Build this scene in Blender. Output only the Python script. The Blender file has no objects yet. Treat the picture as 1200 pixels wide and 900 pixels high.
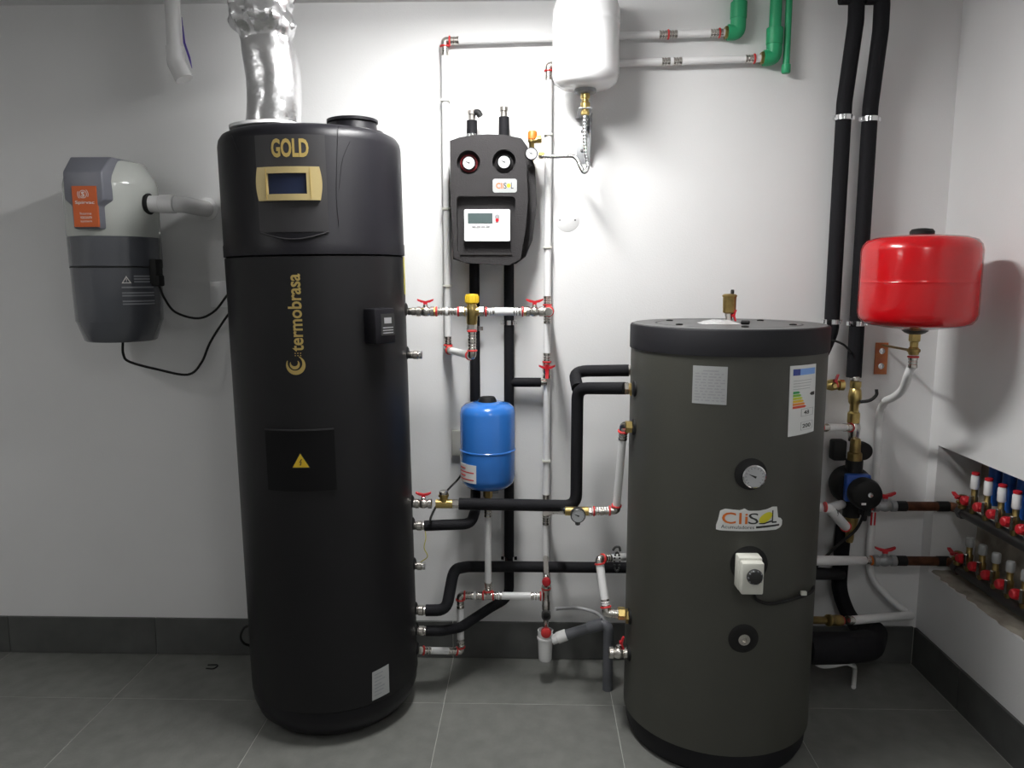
import bpy, bmesh, math, random
from mathutils import Vector as V, Matrix, noise
random.seed(7)
sc = bpy.context.scene
C = sc.collection
PI = math.pi

# ------------------------------------------------------------------ camera
EYE = V((0, 0, 1.5))
cd = bpy.data.cameras.new('camera')
cd.sensor_width = 36; cd.lens = 27.0; cd.clip_start = .02
cam = bpy.data.objects.new('camera', cd); C.objects.link(cam)
cam.location = EYE
cam.rotation_euler = (math.radians(90 - 7.9), 0, math.radians(1.5))
sc.camera = cam
CR = cam.rotation_euler.to_matrix()

# ------------------------------------------------------------------ light
w = bpy.data.worlds.new('world'); sc.world = w; w.use_nodes = True
w.node_tree.nodes['Background'].inputs[0].default_value = (.75, .85, 1, 1)
w.node_tree.nodes['Background'].inputs[1].default_value = .05
LAMP_A = V((-.13, 2.12, 2.405)); LAMP_B = V((-2.3, .75, 2.405)); FILL_C = V((.55, .1, 2.405))
GLOW_A, GLOW_B, GLOW_FILL = 122, 13, 14        # radiance of the lamp diffusers (built with their lamps below)
vs = sc.view_settings
vs.view_transform = 'Standard'; vs.look = 'None'; vs.gamma = 1; vs.exposure = .4
vs.use_curve_mapping = False

# ------------------------------------------------------------------ pixel helpers
def ray(px, py): return CR @ V(((px - 600) / 900, (450 - py) / 900, -1))
def P(px, py, Y):
    d = ray(px, py); return EYE + d * (Y / d.y)
def PX(px, py, X):
    d = ray(px, py); return EYE + d * (X / d.x)
def PF(px, py, Z=0):
    d = ray(px, py); return EYE + d * ((Z - EYE.z) / d.z)

# ------------------------------------------------------------------ materials
MATS = {}
def mat(name, col, rough=.5, metal=0, bump=0, bscale=60, var=0, vscale=8, coat=0, detail=4, spec=.5, trans=0, alpha=1, col2=None):
    if name in MATS: return MATS[name]
    m = bpy.data.materials.new(name); m.use_nodes = True
    nt = m.node_tree; b = nt.nodes['Principled BSDF']
    b.inputs['Base Color'].default_value = (*col, 1)
    b.inputs['Roughness'].default_value = rough; b.inputs['Metallic'].default_value = metal
    b.inputs['Coat Weight'].default_value = coat; b.inputs['Coat Roughness'].default_value = .08
    b.inputs['Specular IOR Level'].default_value = spec
    b.inputs['Transmission Weight'].default_value = trans; b.inputs['Alpha'].default_value = alpha
    tc = nt.nodes.new('ShaderNodeTexCoord')
    if var:
        n = nt.nodes.new('ShaderNodeTexNoise'); n.inputs['Scale'].default_value = vscale; n.inputs['Detail'].default_value = detail
        nt.links.new(tc.outputs['Object'], n.inputs['Vector'])
        r = nt.nodes.new('ShaderNodeValToRGB')
        c2 = col2 or tuple(min(1, c * (1 + var)) for c in col)
        r.color_ramp.elements[0].color = (*[c * (1 - var) for c in col], 1); r.color_ramp.elements[0].position = .3
        r.color_ramp.elements[1].color = (*c2, 1); r.color_ramp.elements[1].position = .7
        nt.links.new(n.outputs['Fac'], r.inputs['Fac']); nt.links.new(r.outputs['Color'], b.inputs['Base Color'])
    if bump:
        n2 = nt.nodes.new('ShaderNodeTexNoise'); n2.inputs['Scale'].default_value = bscale; n2.inputs['Detail'].default_value = 3
        nt.links.new(tc.outputs['Object'], n2.inputs['Vector'])
        bp = nt.nodes.new('ShaderNodeBump'); bp.inputs['Strength'].default_value = bump; bp.inputs['Distance'].default_value = .004
        nt.links.new(n2.outputs['Fac'], bp.inputs['Height']); nt.links.new(bp.outputs['Normal'], b.inputs['Normal'])
    MATS[name] = m
    return m
M_wall = mat('wall_paint', (.745, .745, .745), .6, bump=.12, bscale=180, var=.02, vscale=3)
M_ceil = mat('ceiling_paint', (.72, .72, .72), .75)
M_tile = mat('slate_tile', (.165, .168, .156), .45, bump=.15, bscale=90, var=.13, vscale=16, detail=8)
M_base = mat('skirting_tile', (.078, .08, .077), .45, bump=.1, bscale=70, var=.2, vscale=9, detail=8)
M_grout = mat('grout', (.42, .42, .39), .9)
M_conc = mat('rough_mortar', (.34, .31, .26), .95, bump=.9, bscale=45, var=.35, vscale=14, detail=8)
M_black = mat('black_plastic', (.006, .0056, .0082), .42, bump=.05, bscale=260, spec=.3)
M_tank = mat('black_coated_steel', (.0075, .0073, .0083), .44, bump=.04, bscale=300, spec=.32)
M_panel = mat('charcoal_panel', (.02, .019, .021), .5)
M_foam = mat('pipe_foam', (.0085, .0085, .0105), .75, bump=.3, bscale=160, spec=.22)
M_rub = mat('black_rubber', (.009, .009, .009), .6, spec=.3)
M_olive = mat('olive_jacket', (.05, .05, .041), .5, bump=.12, bscale=240, var=.05, vscale=5)
M_lid = mat('dark_lid', (.0095, .0095, .012), .6, spec=.28)
M_lidtop = mat('grey_lid_top', (.09, .09, .09), .5, bump=.1, bscale=120)
M_pex = mat('white_pipe', (.82, .82, .82), .35)
M_pvc = mat('white_pvc', (.8, .8, .8), .25)
M_steel = mat('nickel', (.62, .59, .55), .25, 1)
M_chrome = mat('chrome', (.75, .75, .76), .12, 1)
M_zinc = mat('zinc_plate', (.36, .37, .38), .45, .5, bump=.1, bscale=90)
M_brass = mat('brass', (.56, .42, .16), .3, 1, var=.15, vscale=30)
M_brassd = mat('tarnished_brass', (.36, .26, .1), .42, 1, var=.25, vscale=30)
M_red = mat('red_plastic', (.55, .015, .025), .35)
M_ring = mat('red_ring', (.6, .035, .035), .4)
M_redgloss = mat('red_enamel', (.52, .004, .008), .2, coat=.35)
M_blue = mat('blue_enamel', (.03, .17, .56), .22, coat=.4)
M_white = mat('white_enamel', (.85, .85, .86), .22, coat=.3)
M_offw = mat('off_white_plastic', (.62, .62, .56), .4)
M_yellow = mat('yellow_plastic', (.66, .45, .02), .45)
M_orange = mat('orange_plastic', (.62, .14, .012), .45)
M_gold = mat('gold_print', (.42, .31, .1), .4, .3)
M_goldp = mat('gold_plastic', (.5, .4, .19), .35, .35, bump=.06, bscale=120)
M_screen = mat('dark_screen', (.012, .018, .045), .08)
M_glass = mat('lcd', (.08, .11, .11), .12)
M_paper = mat('label_paper', (.66, .67, .66), .5)
M_silver = mat('silver_label', (.36, .37, .37), .45)
M_ink = mat('black_ink', (.02, .02, .02), .6)
M_grey = mat('grey_ink', (.3, .3, .31), .6)
M_inkw = mat('white_ink', (.75, .72, .7), .6)
M_pale = mat('pale_ink', (.26, .27, .29), .6)
M_vgrey = mat('slate_grey_gloss', (.09, .095, .11), .2, coat=.5)
M_vwhite = mat('pale_grey_gloss', (.52, .54, .51), .2, coat=.5)
M_vpan = mat('blue_grey_plastic', (.16, .165, .195), .4, bump=.08, bscale=260)
M_seam = mat('black_seam', (.008, .008, .01), .5)
M_olabel = mat('orange_label', (.55, .10, .015), .45)
M_green = mat('green_polypropylene', (.02, .33, .14), .45)
M_copper = mat('rusty_copper', (.13, .05, .025), .5, .6, var=.5, vscale=25)
M_bracket = mat('orange_primer_steel', (.55, .13, .06), .5, var=.15, vscale=30, col2=(.6, .22, .06))
M_gpipe = mat('grey_drain_pvc', (.12, .125, .14), .45)
M_pblue = mat('blue_pipe', (.02, .11, .42), .4)
M_dark = mat('dark_steel', (.1, .1, .1), .4, .9)
M_wire = mat('yellow_green_wire', (.5, .45, .05), .5)
M_tape = mat('violet_tape', (.07, .04, .3), .5)
M_dial = mat('dial_face', (.44, .45, .46), .5)
M_epp = mat('grey_foam_shell', (.03, .028, .029), .75, spec=.25, bump=.35, bscale=190)
M_film = mat('crumpled_film', (.42, .42, .42), .25, bump=.6, bscale=90)
M_pump = mat('pump_blue', (.01, .07, .36), .4)
def foil_mat():
    m = mat('aluminium_foil', (.84, .84, .85), .22, 1)
    nt = m.node_tree; b = nt.nodes['Principled BSDF']
    tc = nt.nodes.new('ShaderNodeTexCoord')
    vo = nt.nodes.new('ShaderNodeTexVoronoi'); vo.inputs['Scale'].default_value = 30; vo.feature = 'SMOOTH_F1'
    no = nt.nodes.new('ShaderNodeTexNoise'); no.inputs['Scale'].default_value = 90; no.inputs['Detail'].default_value = 4
    ad = nt.nodes.new('ShaderNodeMath'); ad.operation = 'MULTIPLY_ADD'; ad.inputs[1].default_value = .35
    nt.links.new(tc.outputs['Object'], vo.inputs['Vector']); nt.links.new(tc.outputs['Object'], no.inputs['Vector'])
    nt.links.new(no.outputs['Fac'], ad.inputs[0]); nt.links.new(vo.outputs['Distance'], ad.inputs[2])
    bp = nt.nodes.new('ShaderNodeBump'); bp.inputs['Strength'].default_value = .4; bp.inputs['Distance'].default_value = .007
    nt.links.new(ad.outputs[0], bp.inputs['Height']); nt.links.new(bp.outputs['Normal'], b.inputs['Normal'])
    return m
M_foil = foil_mat()
M_foil.node_tree.nodes['Principled BSDF'].inputs['Roughness'].default_value = .27

# ------------------------------------------------------------------ mesh helpers
def basis(d):
    d = V(d).normalized()
    a = V((0, 0, 1)) if abs(d.z) < .9 else V((0, 1, 0))
    u = a.cross(d).normalized(); return u, d.cross(u), d
def fillet(pts, bend, n=6):
    pts = [V(p) for p in pts]
    if bend <= 0 or len(pts) < 3: return pts
    out = [pts[0]]
    for i in range(1, len(pts) - 1):
        p = pts[i]; a = pts[i - 1] - p; b = pts[i + 1] - p
        la, lb = a.length, b.length; a.normalize(); b.normalize()
        ang = a.angle(b)
        if ang > PI - .03: out.append(p); continue
        t = min(bend / math.tan(ang / 2), la * .48, lb * .48)
        s, e = p + a * t, p + b * t
        for k in range(n + 1):
            f = k / n; q = s * (1 - f) ** 2 + p * 2 * f * (1 - f) + e * f * f
            # rounder than a plain quadratic
            out.append(q)
    out.append(pts[-1]); return out
def spline(pts, n=8):
    pts = [V(p) for p in pts]
    q = [pts[0] * 2 - pts[1]] + pts + [pts[-1] * 2 - pts[-2]]
    out = []
    for i in range(1, len(q) - 2):
        for k in range(n):
            t = k / n; a, b, c, d = q[i - 1], q[i], q[i + 1], q[i + 2]
            out.append(.5 * ((2 * b) + (c - a) * t + (2 * a - 5 * b + 4 * c - d) * t * t + (3 * b - a - 3 * c + d) * t ** 3))
    out.append(pts[-1]); return out
class MB:
    def __init__(s): s.v = []; s.f = []
    def tube(s, pts, r, seg=14, bend=0, smooth=0, cap=True):
        pts = spline(pts, smooth) if smooth else fillet(pts, bend)
        n = len(pts); rr = r if isinstance(r, (list, tuple)) else None
        o = len(s.v); t0 = (pts[1] - pts[0]).normalized(); u, w_, _ = basis(t0)
        for i, p in enumerate(pts):
            t = (pts[min(i + 1, n - 1)] - pts[max(i - 1, 0)]).normalized()
            ax = t0.cross(t)
            if ax.length > 1e-6:
                m = Matrix.Rotation(t0.angle(t), 3, ax.normalized()); u = m @ u; w_ = m @ w_
            t0 = t
            ri = r if rr is None else rr[0] + (rr[-1] - rr[0]) * i / (n - 1) if len(rr) == 2 else rr[min(i, len(rr) - 1)]
            for k in range(seg):
                a = 2 * PI * k / seg; s.v.append(p + u * math.cos(a) * ri + w_ * math.sin(a) * ri)
        for i in range(n - 1):
            for k in range(seg):
                k2 = (k + 1) % seg
                s.f.append((o + i * seg + k, o + i * seg + k2, o + (i + 1) * seg + k2, o + (i + 1) * seg + k))
        if cap:
            s.f.append(tuple(o + k for k in reversed(range(seg)))); s.f.append(tuple(o + (n - 1) * seg + k for k in range(seg)))
        return s
    def lathe(s, prof, org, ax=(0, 0, 1), seg=24, hexa=False):
        u, w_, d = basis(ax); org = V(org); o = len(s.v); rings = []
        if hexa: seg = 6
        for r, h in prof:
            if r < 1e-6: rings.append([len(s.v)]); s.v.append(org + d * h)
            else:
                rings.append(list(range(len(s.v), len(s.v) + seg)))
                for k in range(seg):
                    a = 2 * PI * k / seg; s.v.append(org + d * h + u * r * math.cos(a) + w_ * r * math.sin(a))
        for A, B in zip(rings, rings[1:]):
            if len(A) == 1 and len(B) == 1: continue
            for k in range(seg):
                k2 = (k + 1) % seg
                if len(A) == 1: s.f.append((A[0], B[k2], B[k]))
                elif len(B) == 1: s.f.append((A[k], A[k2], B[0]))
                else: s.f.append((A[k], A[k2], B[k2], B[k]))
        if len(rings[0]) > 1: s.f.append(tuple(reversed(rings[0])))
        if len(rings[-1]) > 1: s.f.append(tuple(rings[-1]))
        return s
    def cyl(s, p0, p1, r, seg=18, ch=.0015, hexa=False):
        p0, p1 = V(p0), V(p1); L = (p1 - p0).length; ch = min(ch, L / 3, r / 3)
        return s.lathe([(r - ch, 0), (r, ch), (r, L - ch), (r - ch, L)], p0, p1 - p0, seg, hexa)
    def box(s, c, size, bev=0, rot=None, seg=2):
        bm = bmesh.new(); bmesh.ops.create_cube(bm, size=1)
        for v in bm.verts: v.co = V((v.co.x * size[0], v.co.y * size[1], v.co.z * size[2]))
        if bev: bmesh.ops.bevel(bm, geom=bm.edges[:], offset=bev, segments=seg, affect='EDGES', profile=.5)
        m = rot or Matrix.Identity(3); s.bm(bm, lambda p: V(c) + m @ p); return s
    def bm(s, bm, fn=lambda p: p.copy()):
        o = len(s.v); bm.verts.index_update()
        for v in bm.verts: s.v.append(fn(v.co))
        for f in bm.faces: s.f.append(tuple(o + v.index for v in f.verts))
        bm.free()
    def poly(s, S, pts, w0, w1):
        n = len(pts); o = len(s.v)
        for (u, v) in pts: s.v.append(S(u, v, w0))
        for (u, v) in pts: s.v.append(S(u, v, w1))
        s.f.append(tuple(o + n + k for k in range(n))); s.f.append(tuple(o + k for k in reversed(range(n))))
        for k in range(n):
            k2 = (k + 1) % n; s.f.append((o + k, o + k2, o + n + k2, o + n + k))
        return s
    def rect(s, S, u0, v0, u1, v1, w0=.0003, w1=.001, n=1):
        o = len(s.v)
        for i in range(n + 1):
            u = u0 + (u1 - u0) * i / n
            for (v, w_) in ((v0, w0), (v1, w0), (v1, w1), (v0, w1)): s.v.append(S(u, v, w_))
        for i in range(n):
            for k in range(4):
                k2 = (k + 1) % 4; s.f.append((o + i * 4 + k, o + i * 4 + k2, o + i * 4 + 4 + k2, o + i * 4 + 4 + k))
        s.f.append((o, o + 3, o + 2, o + 1)); s.f.append(tuple(o + n * 4 + k for k in range(4)))
        return s
    def holes(s, S, outer, inners, w0, w1):
        """plate with holes, from w0 (back) to w1 (front)"""
        bm = bmesh.new(); loops = []
        for lp in [outer] + inners:
            vs_ = [bm.verts.new((u, v, 0)) for u, v in lp]
            es = [bm.edges.new((vs_[i], vs_[(i + 1) % len(vs_)])) for i in range(len(vs_))]
            loops.append(vs_)
        bmesh.ops.triangle_fill(bm, edges=bm.edges[:], use_beauty=True)
        bm.verts.index_update(); o = len(s.v); n = len(bm.verts)
        for v in bm.verts: s.v.append(S(v.co.x, v.co.y, w1))
        for v in bm.verts: s.v.append(S(v.co.x, v.co.y, w0))
        for f in bm.faces:
            ids = [v.index for v in f.verts]
            s.f.append(tuple(o + i for i in ids)); s.f.append(tuple(o + n + i for i in reversed(ids)))
        for lp in loops:
            for i in range(len(lp)):
                a, b = lp[i].index, lp[(i + 1) % len(lp)].index
                s.f.append((o + a, o + b, o + n + b, o + n + a))
        bm.free(); return s
    def text(s, S, txt, u0, v0, u1, v1, w=.0014, bold=0, vert=False, sp=1):
        cu = bpy.data.curves.new('t', 'FONT'); cu.body = txt; cu.space_character = sp; cu.size = 1; cu.offset = bold; cu.resolution_u = 3
        to = bpy.data.objects.new('t', cu); C.objects.link(to)
        bpy.context.view_layer.update()
        me = to.evaluated_get(bpy.context.evaluated_depsgraph_get()).to_mesh()
        co = [v.co.copy() for v in me.vertices]; fs = [tuple(p.vertices) for p in me.polygons]
        to.to_mesh_clear(); C.objects.unlink(to); bpy.data.objects.remove(to); bpy.data.curves.remove(cu)
        x0 = min(c.x for c in co); x1 = max(c.x for c in co); y0 = min(c.y for c in co); y1 = max(c.y for c in co)
        o = len(s.v)
        for c in co:
            a = (c.x - x0) / (x1 - x0); b = (c.y - y0) / (y1 - y0)
            if vert: u, v = u1 - b * (u1 - u0), v0 + a * (v1 - v0)
            else: u, v = u0 + a * (u1 - u0), v0 + b * (v1 - v0)
            s.v.append(S(u, v, w))
        for f in fs: s.f.append(tuple(o + i for i in f))
        return s
    def ring2(s, S, cu, cv, r0, r1, a0, a1, w, n=20, taper=False):
        """flat arc band on a surface"""
        o = len(s.v)
        for i in range(n + 1):
            f = i / n; a = a0 + (a1 - a0) * f
            k = math.sin(PI * f) if taper else 1
            m_ = (r0 + r1) / 2; h = (r1 - r0) / 2 * (.15 + .85 * k)
            for r in (m_ - h, m_ + h): s.v.append(S(cu + r * math.cos(a), cv + r * math.sin(a), w))
        for i in range(n): s.f.append((o + 2 * i, o + 2 * i + 1, o + 2 * i + 3, o + 2 * i + 2))
        return s

def plane_map(o, ux, uy):
    o, ux, uy = V(o), V(ux).normalized(), V(uy).normalized(); n = ux.cross(uy)
    return lambda u, v, w_: o + ux * u + uy * v + n * w_
class Cyl:
    """upright cylinder surface: u = arc length from the front (-Y) to the right, v = height"""
    def __init__(s, x, y, r): s.x, s.y, s.r = x, y, r
    def __call__(s, u, v, w_):
        t = u / s.r; q = s.r + w_
        return V((s.x + q * math.sin(t), s.y - q * math.cos(t), v))
    def hit(s, px, py):
        d = ray(px, py); ox, oy = EYE.x - s.x, EYE.y - s.y
        a = d.x ** 2 + d.y ** 2; b = 2 * (ox * d.x + oy * d.y); c = ox * ox + oy * oy - s.r ** 2
        disc = max(0, b * b - 4 * a * c); k = (-b - math.sqrt(disc)) / (2 * a); p = EYE + d * k
        return math.atan2(p.x - s.x, -(p.y - s.y)) * s.r, p.z
    def norm(s, u): t = u / s.r; return V((math.sin(t), -math.cos(t), 0))

def qpatch(S, c, w0, w1, n=8):
    mb = MB(); A, B, C_, D_ = [V(q) for q in c]      # lower left, lower right, upper right, upper left
    for k in range(n):
        f, g = k / n, (k + 1) / n
        mb.poly(S, [tuple(A.lerp(B, f)), tuple(A.lerp(B, g)), tuple(D_.lerp(C_, g)), tuple(D_.lerp(C_, f))], w0, w1)
    return mb
def cols(S, lo, hi, w0, w1, n=40):
    """sheet between a lower and an upper outline (lists of (u, v) by rising u)"""
    def at(L_, u):
        for (a, b), (c, d) in zip(L_, L_[1:]):
            if a <= u <= c: return b + (d - b) * (u - a) / max(1e-9, c - a)
        return L_[-1][1]
    mb = MB(); u0, u1 = lo[0][0], lo[-1][0]; o = 0
    for k in range(n + 1):
        u = u0 + (u1 - u0) * k / n
        for v, w_ in ((at(lo, u), w0), (at(hi, u), w0), (at(hi, u), w1), (at(lo, u), w1)): mb.v.append(S(u, v, w_))
    for i in range(n):
        for k in range(4):
            k2 = (k + 1) % 4; mb.f.append((i * 4 + k, i * 4 + k2, i * 4 + 4 + k2, i * 4 + 4 + k))
    mb.f.append((0, 3, 2, 1)); mb.f.append(tuple(n * 4 + k for k in range(4)))
    return mb
WL = {}
def put(o, world, parent=None):
    WL[o.name] = V(world)
    if parent is not None:
        o.parent = parent; o.location = V(world) - WL[parent.name]
    else: o.location = world
def obj(name, mb, m, parent=None, sharp=40, label=None):
    n = len(mb.v)
    lo = V((min(v.x for v in mb.v), min(v.y for v in mb.v), min(v.z for v in mb.v)))
    hi = V((max(v.x for v in mb.v), max(v.y for v in mb.v), max(v.z for v in mb.v)))
    c = (lo + hi) / 2; c.z = lo.z
    me = bpy.data.meshes.new(name); me.from_pydata([v - c for v in mb.v], [], mb.f); me.update()
    bm = bmesh.new(); bm.from_mesh(me); bmesh.ops.recalc_face_normals(bm, faces=bm.faces[:]); bm.to_mesh(me); bm.free()
    me.polygons.foreach_set('use_smooth', [True] * len(me.polygons)); me.set_sharp_from_angle(angle=math.radians(sharp))
    me.materials.append(m)
    o = bpy.data.objects.new(name, me); C.objects.link(o); put(o, c, parent)
    if parent is not None and name in ('label_print', 'scale_marks', 'warning_text', 'mark_dots', 'cap_ribs', 'knob_grip', 'small_lettering'): o['kind'] = 'stuff'
    if label: o['label'] = label
    return o
def flat(name, mb, m, parent=None, label=None):   # printed marks: no normal recalculation, both sides fine
    return obj(name, mb, m, parent, 60, label)
def thing(name, label, cat, loc=(0, 0, 0), group=None):
    o = bpy.data.objects.new(name, None); o.empty_display_size = .05; C.objects.link(o); put(o, V(loc))
    o['label'] = label; o['category'] = cat
    if group: o['group'] = group
    return o
def tag(o, label, cat, kind=None, group=None):
    o['label'] = label; o['category'] = cat
    if kind: o['kind'] = kind
    if group: o['group'] = group
    return o

# ------------------------------------------------------------------ the room
D = 2.88; XR = 1.5; XL = -3.4; YF = -1.3; ZC = 2.47
fl = obj('floor', MB().box(((XL + XR) / 2, (YF + D) / 2, -.0514), (XR - XL + .4, D - YF + .4, .1)), M_grout)
tag(fl, 'dark grey stone tile floor with thin pale joints', 'floor', 'structure')
G = .0022
xs = [-3.4, -3.3, -2.7, -2.1, -1.502, -.905, -.309, .291, .89, 1.489, XR]
ys = [D, 2.545, 1.945, 1.345, .745, .145, -.455, -1.055, YF]
for i in range(len(xs) - 1):
    for j in range(len(ys) - 1):
        x0, x1, y1, y0 = xs[i] + G / 2, xs[i + 1] - G / 2, ys[j] - G / 2, ys[j + 1] + G / 2
        if x1 - x0 < .004: continue
        obj('tile', MB().box(((x0 + x1) / 2, (y0 + y1) / 2, -.006), (x1 - x0, y1 - y0, .012), .0012, seg=1), M_tile, fl)
tag(obj('ceiling', MB().box(((XL + XR) / 2, (YF + D) / 2, ZC + .05), (XR - XL + .4, D - YF + .4, .1)), M_ceil), 'plain grey-white painted ceiling', 'ceiling', 'structure')
tag(obj('wall_back', MB().box(((XL + XR) / 2, D + .06, ZC / 2 - .03), (XR - XL + .4, .12, ZC + .06)), M_wall), 'white painted back wall carrying the pipework', 'wall', 'structure')
tag(obj('wall_left', MB().box((XL - .06, (YF + D) / 2, ZC / 2 - .03), (.12, D - YF, ZC + .06)), M_wall), 'white painted wall left of the view', 'wall', 'structure')
tag(obj('wall_front', MB().box(((XL + XR) / 2, YF - .06, ZC / 2 - .03), (XR - XL + .4, .12, ZC + .06)), M_wall), 'white painted wall behind the viewer', 'wall', 'structure')
NZ0, NZ1, NY0, NY1, ND = .40, .886, 1.75, 2.815, .17
wr = MB()
def slab(y0, y1, z0, z1, x0=XR, x1=XR + .26): wr.box(((x0 + x1) / 2, (y0 + y1) / 2, (z0 + z1) / 2), (x1 - x0, y1 - y0, z1 - z0))
slab(YF, D, NZ1, ZC); slab(YF, D, -.05, NZ0); slab(NY1, D, NZ0, NZ1); slab(YF, NY0, NZ0, NZ1); slab(NY0, NY1, NZ0, NZ1, XR + ND, XR + .26)
wr = obj('wall_right', wr, M_wall)
tag(wr, 'white painted right wall with an open manifold niche', 'wall', 'structure')
# rough mortar lining of the niche (thin irregular skins on the real recess faces)
def rough(name, S, u0, v0, u1, v1, nu, nv, amp, ragged):
    mb = MB(); idx = {}
    for i in range(nu + 1):
        for j in range(nv + 1):
            u = u0 + (u1 - u0) * i / nu; v = v0 + (v1 - v0) * j / nv
            h = .003 + amp * (noise.noise(V((u * 22, v * 22, 3.1))) + .5 * noise.noise(V((u * 60, v * 60, 1.7))) + .8)
            if j == 0 and ragged: v += ragged * noise.noise(V((u * 25, 7.7, 2))) ; h = .0005
            idx[i, j] = len(mb.v); mb.v.append(S(u, v, h))
    for i in range(nu):
        for j in range(nv): mb.f.append((idx[i, j], idx[i + 1, j], idx[i + 1, j + 1], idx[i, j + 1]))
    return obj(name, mb, M_conc, wr, 60)
rough('niche_back', plane_map((XR + ND, NY1, NZ0), (0, -1, 0), (0, 0, 1)), 0, 0, NY1 - NY0, NZ1 - NZ0, 70, 34, .004, 0)
rough('niche_sill', plane_map((XR, NY1, NZ0), (0, -1, 0), (1, 0, 0)), 0, .006, NY1 - NY0, ND, 90, 14, .004, .018)
rough('niche_cheek', plane_map((XR, NY1, NZ0), (0, 0, 1), (1, 0, 0)), 0, .04, NZ1 - NZ0, ND, 40, 14, .004, .03)
rough('niche_soffit', plane_map((XR, NY1, NZ1), (1, 0, 0), (0, -1, 0)), .01, 0, ND, NY1 - NY0, 14, 60, .0015, 0)
# skirting tiles
BH = .152
bb = obj('baseboard_back', MB().box(((XL + XR) / 2, D - .003, BH / 2 - .002), (XR - XL, .005, BH - .006)), M_grout)
tag(bb, 'dark stone skirting along the back wall', 'skirting', 'structure')
for i in range(len(xs) - 1):
    x0, x1 = xs[i] + G / 2, min(xs[i + 1], XR - .011) - G / 2
    if x1 - x0 < .004: continue
    obj('tile', MB().box(((x0 + x1) / 2, D - .0055, BH / 2 + .001), (x1 - x0, .011, BH - .002), .001, seg=1), M_base, bb)
br_ = obj('baseboard_right', MB().box((XR - .003, (YF + D) / 2, BH / 2 - .002), (.005, D - YF, BH - .006)), M_grout)
tag(br_, 'dark stone skirting along the right wall', 'skirting', 'structure')
for j in range(len(ys) - 1):
    y1, y0 = min(ys[j], D - .012) - G / 2, ys[j + 1] + G / 2
    obj('tile', MB().box((XR - .0055, (y0 + y1) / 2, BH / 2 + .001), (.011, y1 - y0, BH - .002), .001, seg=1), M_base, br_)
# ceiling lamps that light the room, the third one an added fill
def glow(name, L_):
    m = mat(name, (.8, .8, .8), .5); b = m.node_tree.nodes['Principled BSDF']
    b.inputs['Emission Color'].default_value = (1, .995, .98, 1); b.inputs['Emission Strength'].default_value = L_
    return m
def lamp(p, sx, sy, label, L_, dz):
    t = thing('ceiling_light', label, 'lamp', (p.x, p.y, ZC))
    obj('housing', MB().box((p.x, p.y, ZC - .016), (sx + .04, sy + .05, .03), .006), M_white, t)
    obj('diffuser', MB().box((p.x, p.y, ZC - .032 - dz / 2), (sx, sy, dz), .003), glow('lamp_glow_%d' % L_, L_), t)
lamp(LAMP_A, .12, .55, 'narrow ceiling batten light above the solar controller', GLOW_A, .014)
lamp(LAMP_B, .3, .6, 'wide ceiling light behind and left of the viewer', GLOW_B, .014)
lamp(FILL_C, .3, .6, 'added wide fill light on the ceiling above the viewer', GLOW_FILL, .014)  # unseen fill lamp, added to lift the lower walls and floor

# ------------------------------------------------------------------ pipe fittings
UP = V((0, 0, 1)); RT = V((1, 0, 0)); FW = V((0, -1, 0))
RP = .0128
def pipe(run, pts, r=RP, bend=0, m=None, name='pipe', smooth=0, seg=14): return obj(name, MB().tube(pts, r, seg, bend, smooth), m or M_pex, run)
def foam(run, pts, r, bend=.045, name='insulation', smooth=0): return obj(name, MB().tube(pts, r, 18, bend, smooth), M_foam, run)
def ring(run, p, d, r=RP + .0045, m=None): d = V(d).normalized(); return obj('sealing_ring', MB().cyl(V(p) - d * .0028, V(p) + d * .0028, r, 18, .001), m or M_ring, run)
def sleeve(run, p, d, L=.03, r=RP + .0014):
    d = V(d).normalized(); pr = [(r - .002, 0), (r, .001)]
    for f in (.3, .6): pr += [(r, L * f - .003), (r - .0014, L * f - .0015), (r - .0014, L * f + .0015), (r, L * f + .003)]
    pr += [(r, L - .001), (r - .002, L)]
    return obj('press_sleeve', MB().lathe(pr, p, d, 18), M_steel, run)
def press(run, p, d, L=.03):
    """ring and sleeve at the mouth of a fitting, d pointing along the pipe"""
    d = V(d).normalized(); ring(run, p, d); sleeve(run, V(p) + d * .003, d, L)
def elbow(run, p, d1, d2, l=.018, m=None, pr=(1, 1), r=RP + .001):
    p, d1, d2 = V(p), V(d1).normalized(), V(d2).normalized()
    obj('elbow', MB().tube([p + d1 * l, p, p + d2 * l], r, 14, .014), m or M_steel, run)
    if pr[0]: press(run, p + d1 * l, d1)
    if pr[1]: press(run, p + d2 * l, d2)
def tee(run, p, d1, d2, d3, l=.018, pr=(1, 1, 1)):
    p = V(p); ds = [V(d).normalized() for d in (d1, d2, d3)]
    obj('tee', MB().tube([p + ds[0] * l, p, p + ds[1] * l], RP + .001).tube([p, p + ds[2] * l], RP + .001), M_steel, run)
    for d, f in zip(ds, pr):
        if f: press(run, p + d * l, d)
def nut(run, p, d, r, L, m=None, name='hex_nut'): d = V(d).normalized(); return obj(name, MB().cyl(p, V(p) + d * L, r, hexa=True, ch=.002), m or M_brass, run, 25)
def stub(run, p, d, L, r=.013, m=None, name='nipple'):
    d = V(d).normalized(); return obj(name, MB().lathe([(r * .9, 0), (r, .002), (r, L * .35), (r * 1.18, L * .4), (r * 1.18, L * .7), (r, L * .75), (r, L - .002), (r * .9, L)], p, d, 16), m or M_steel, run)
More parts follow.
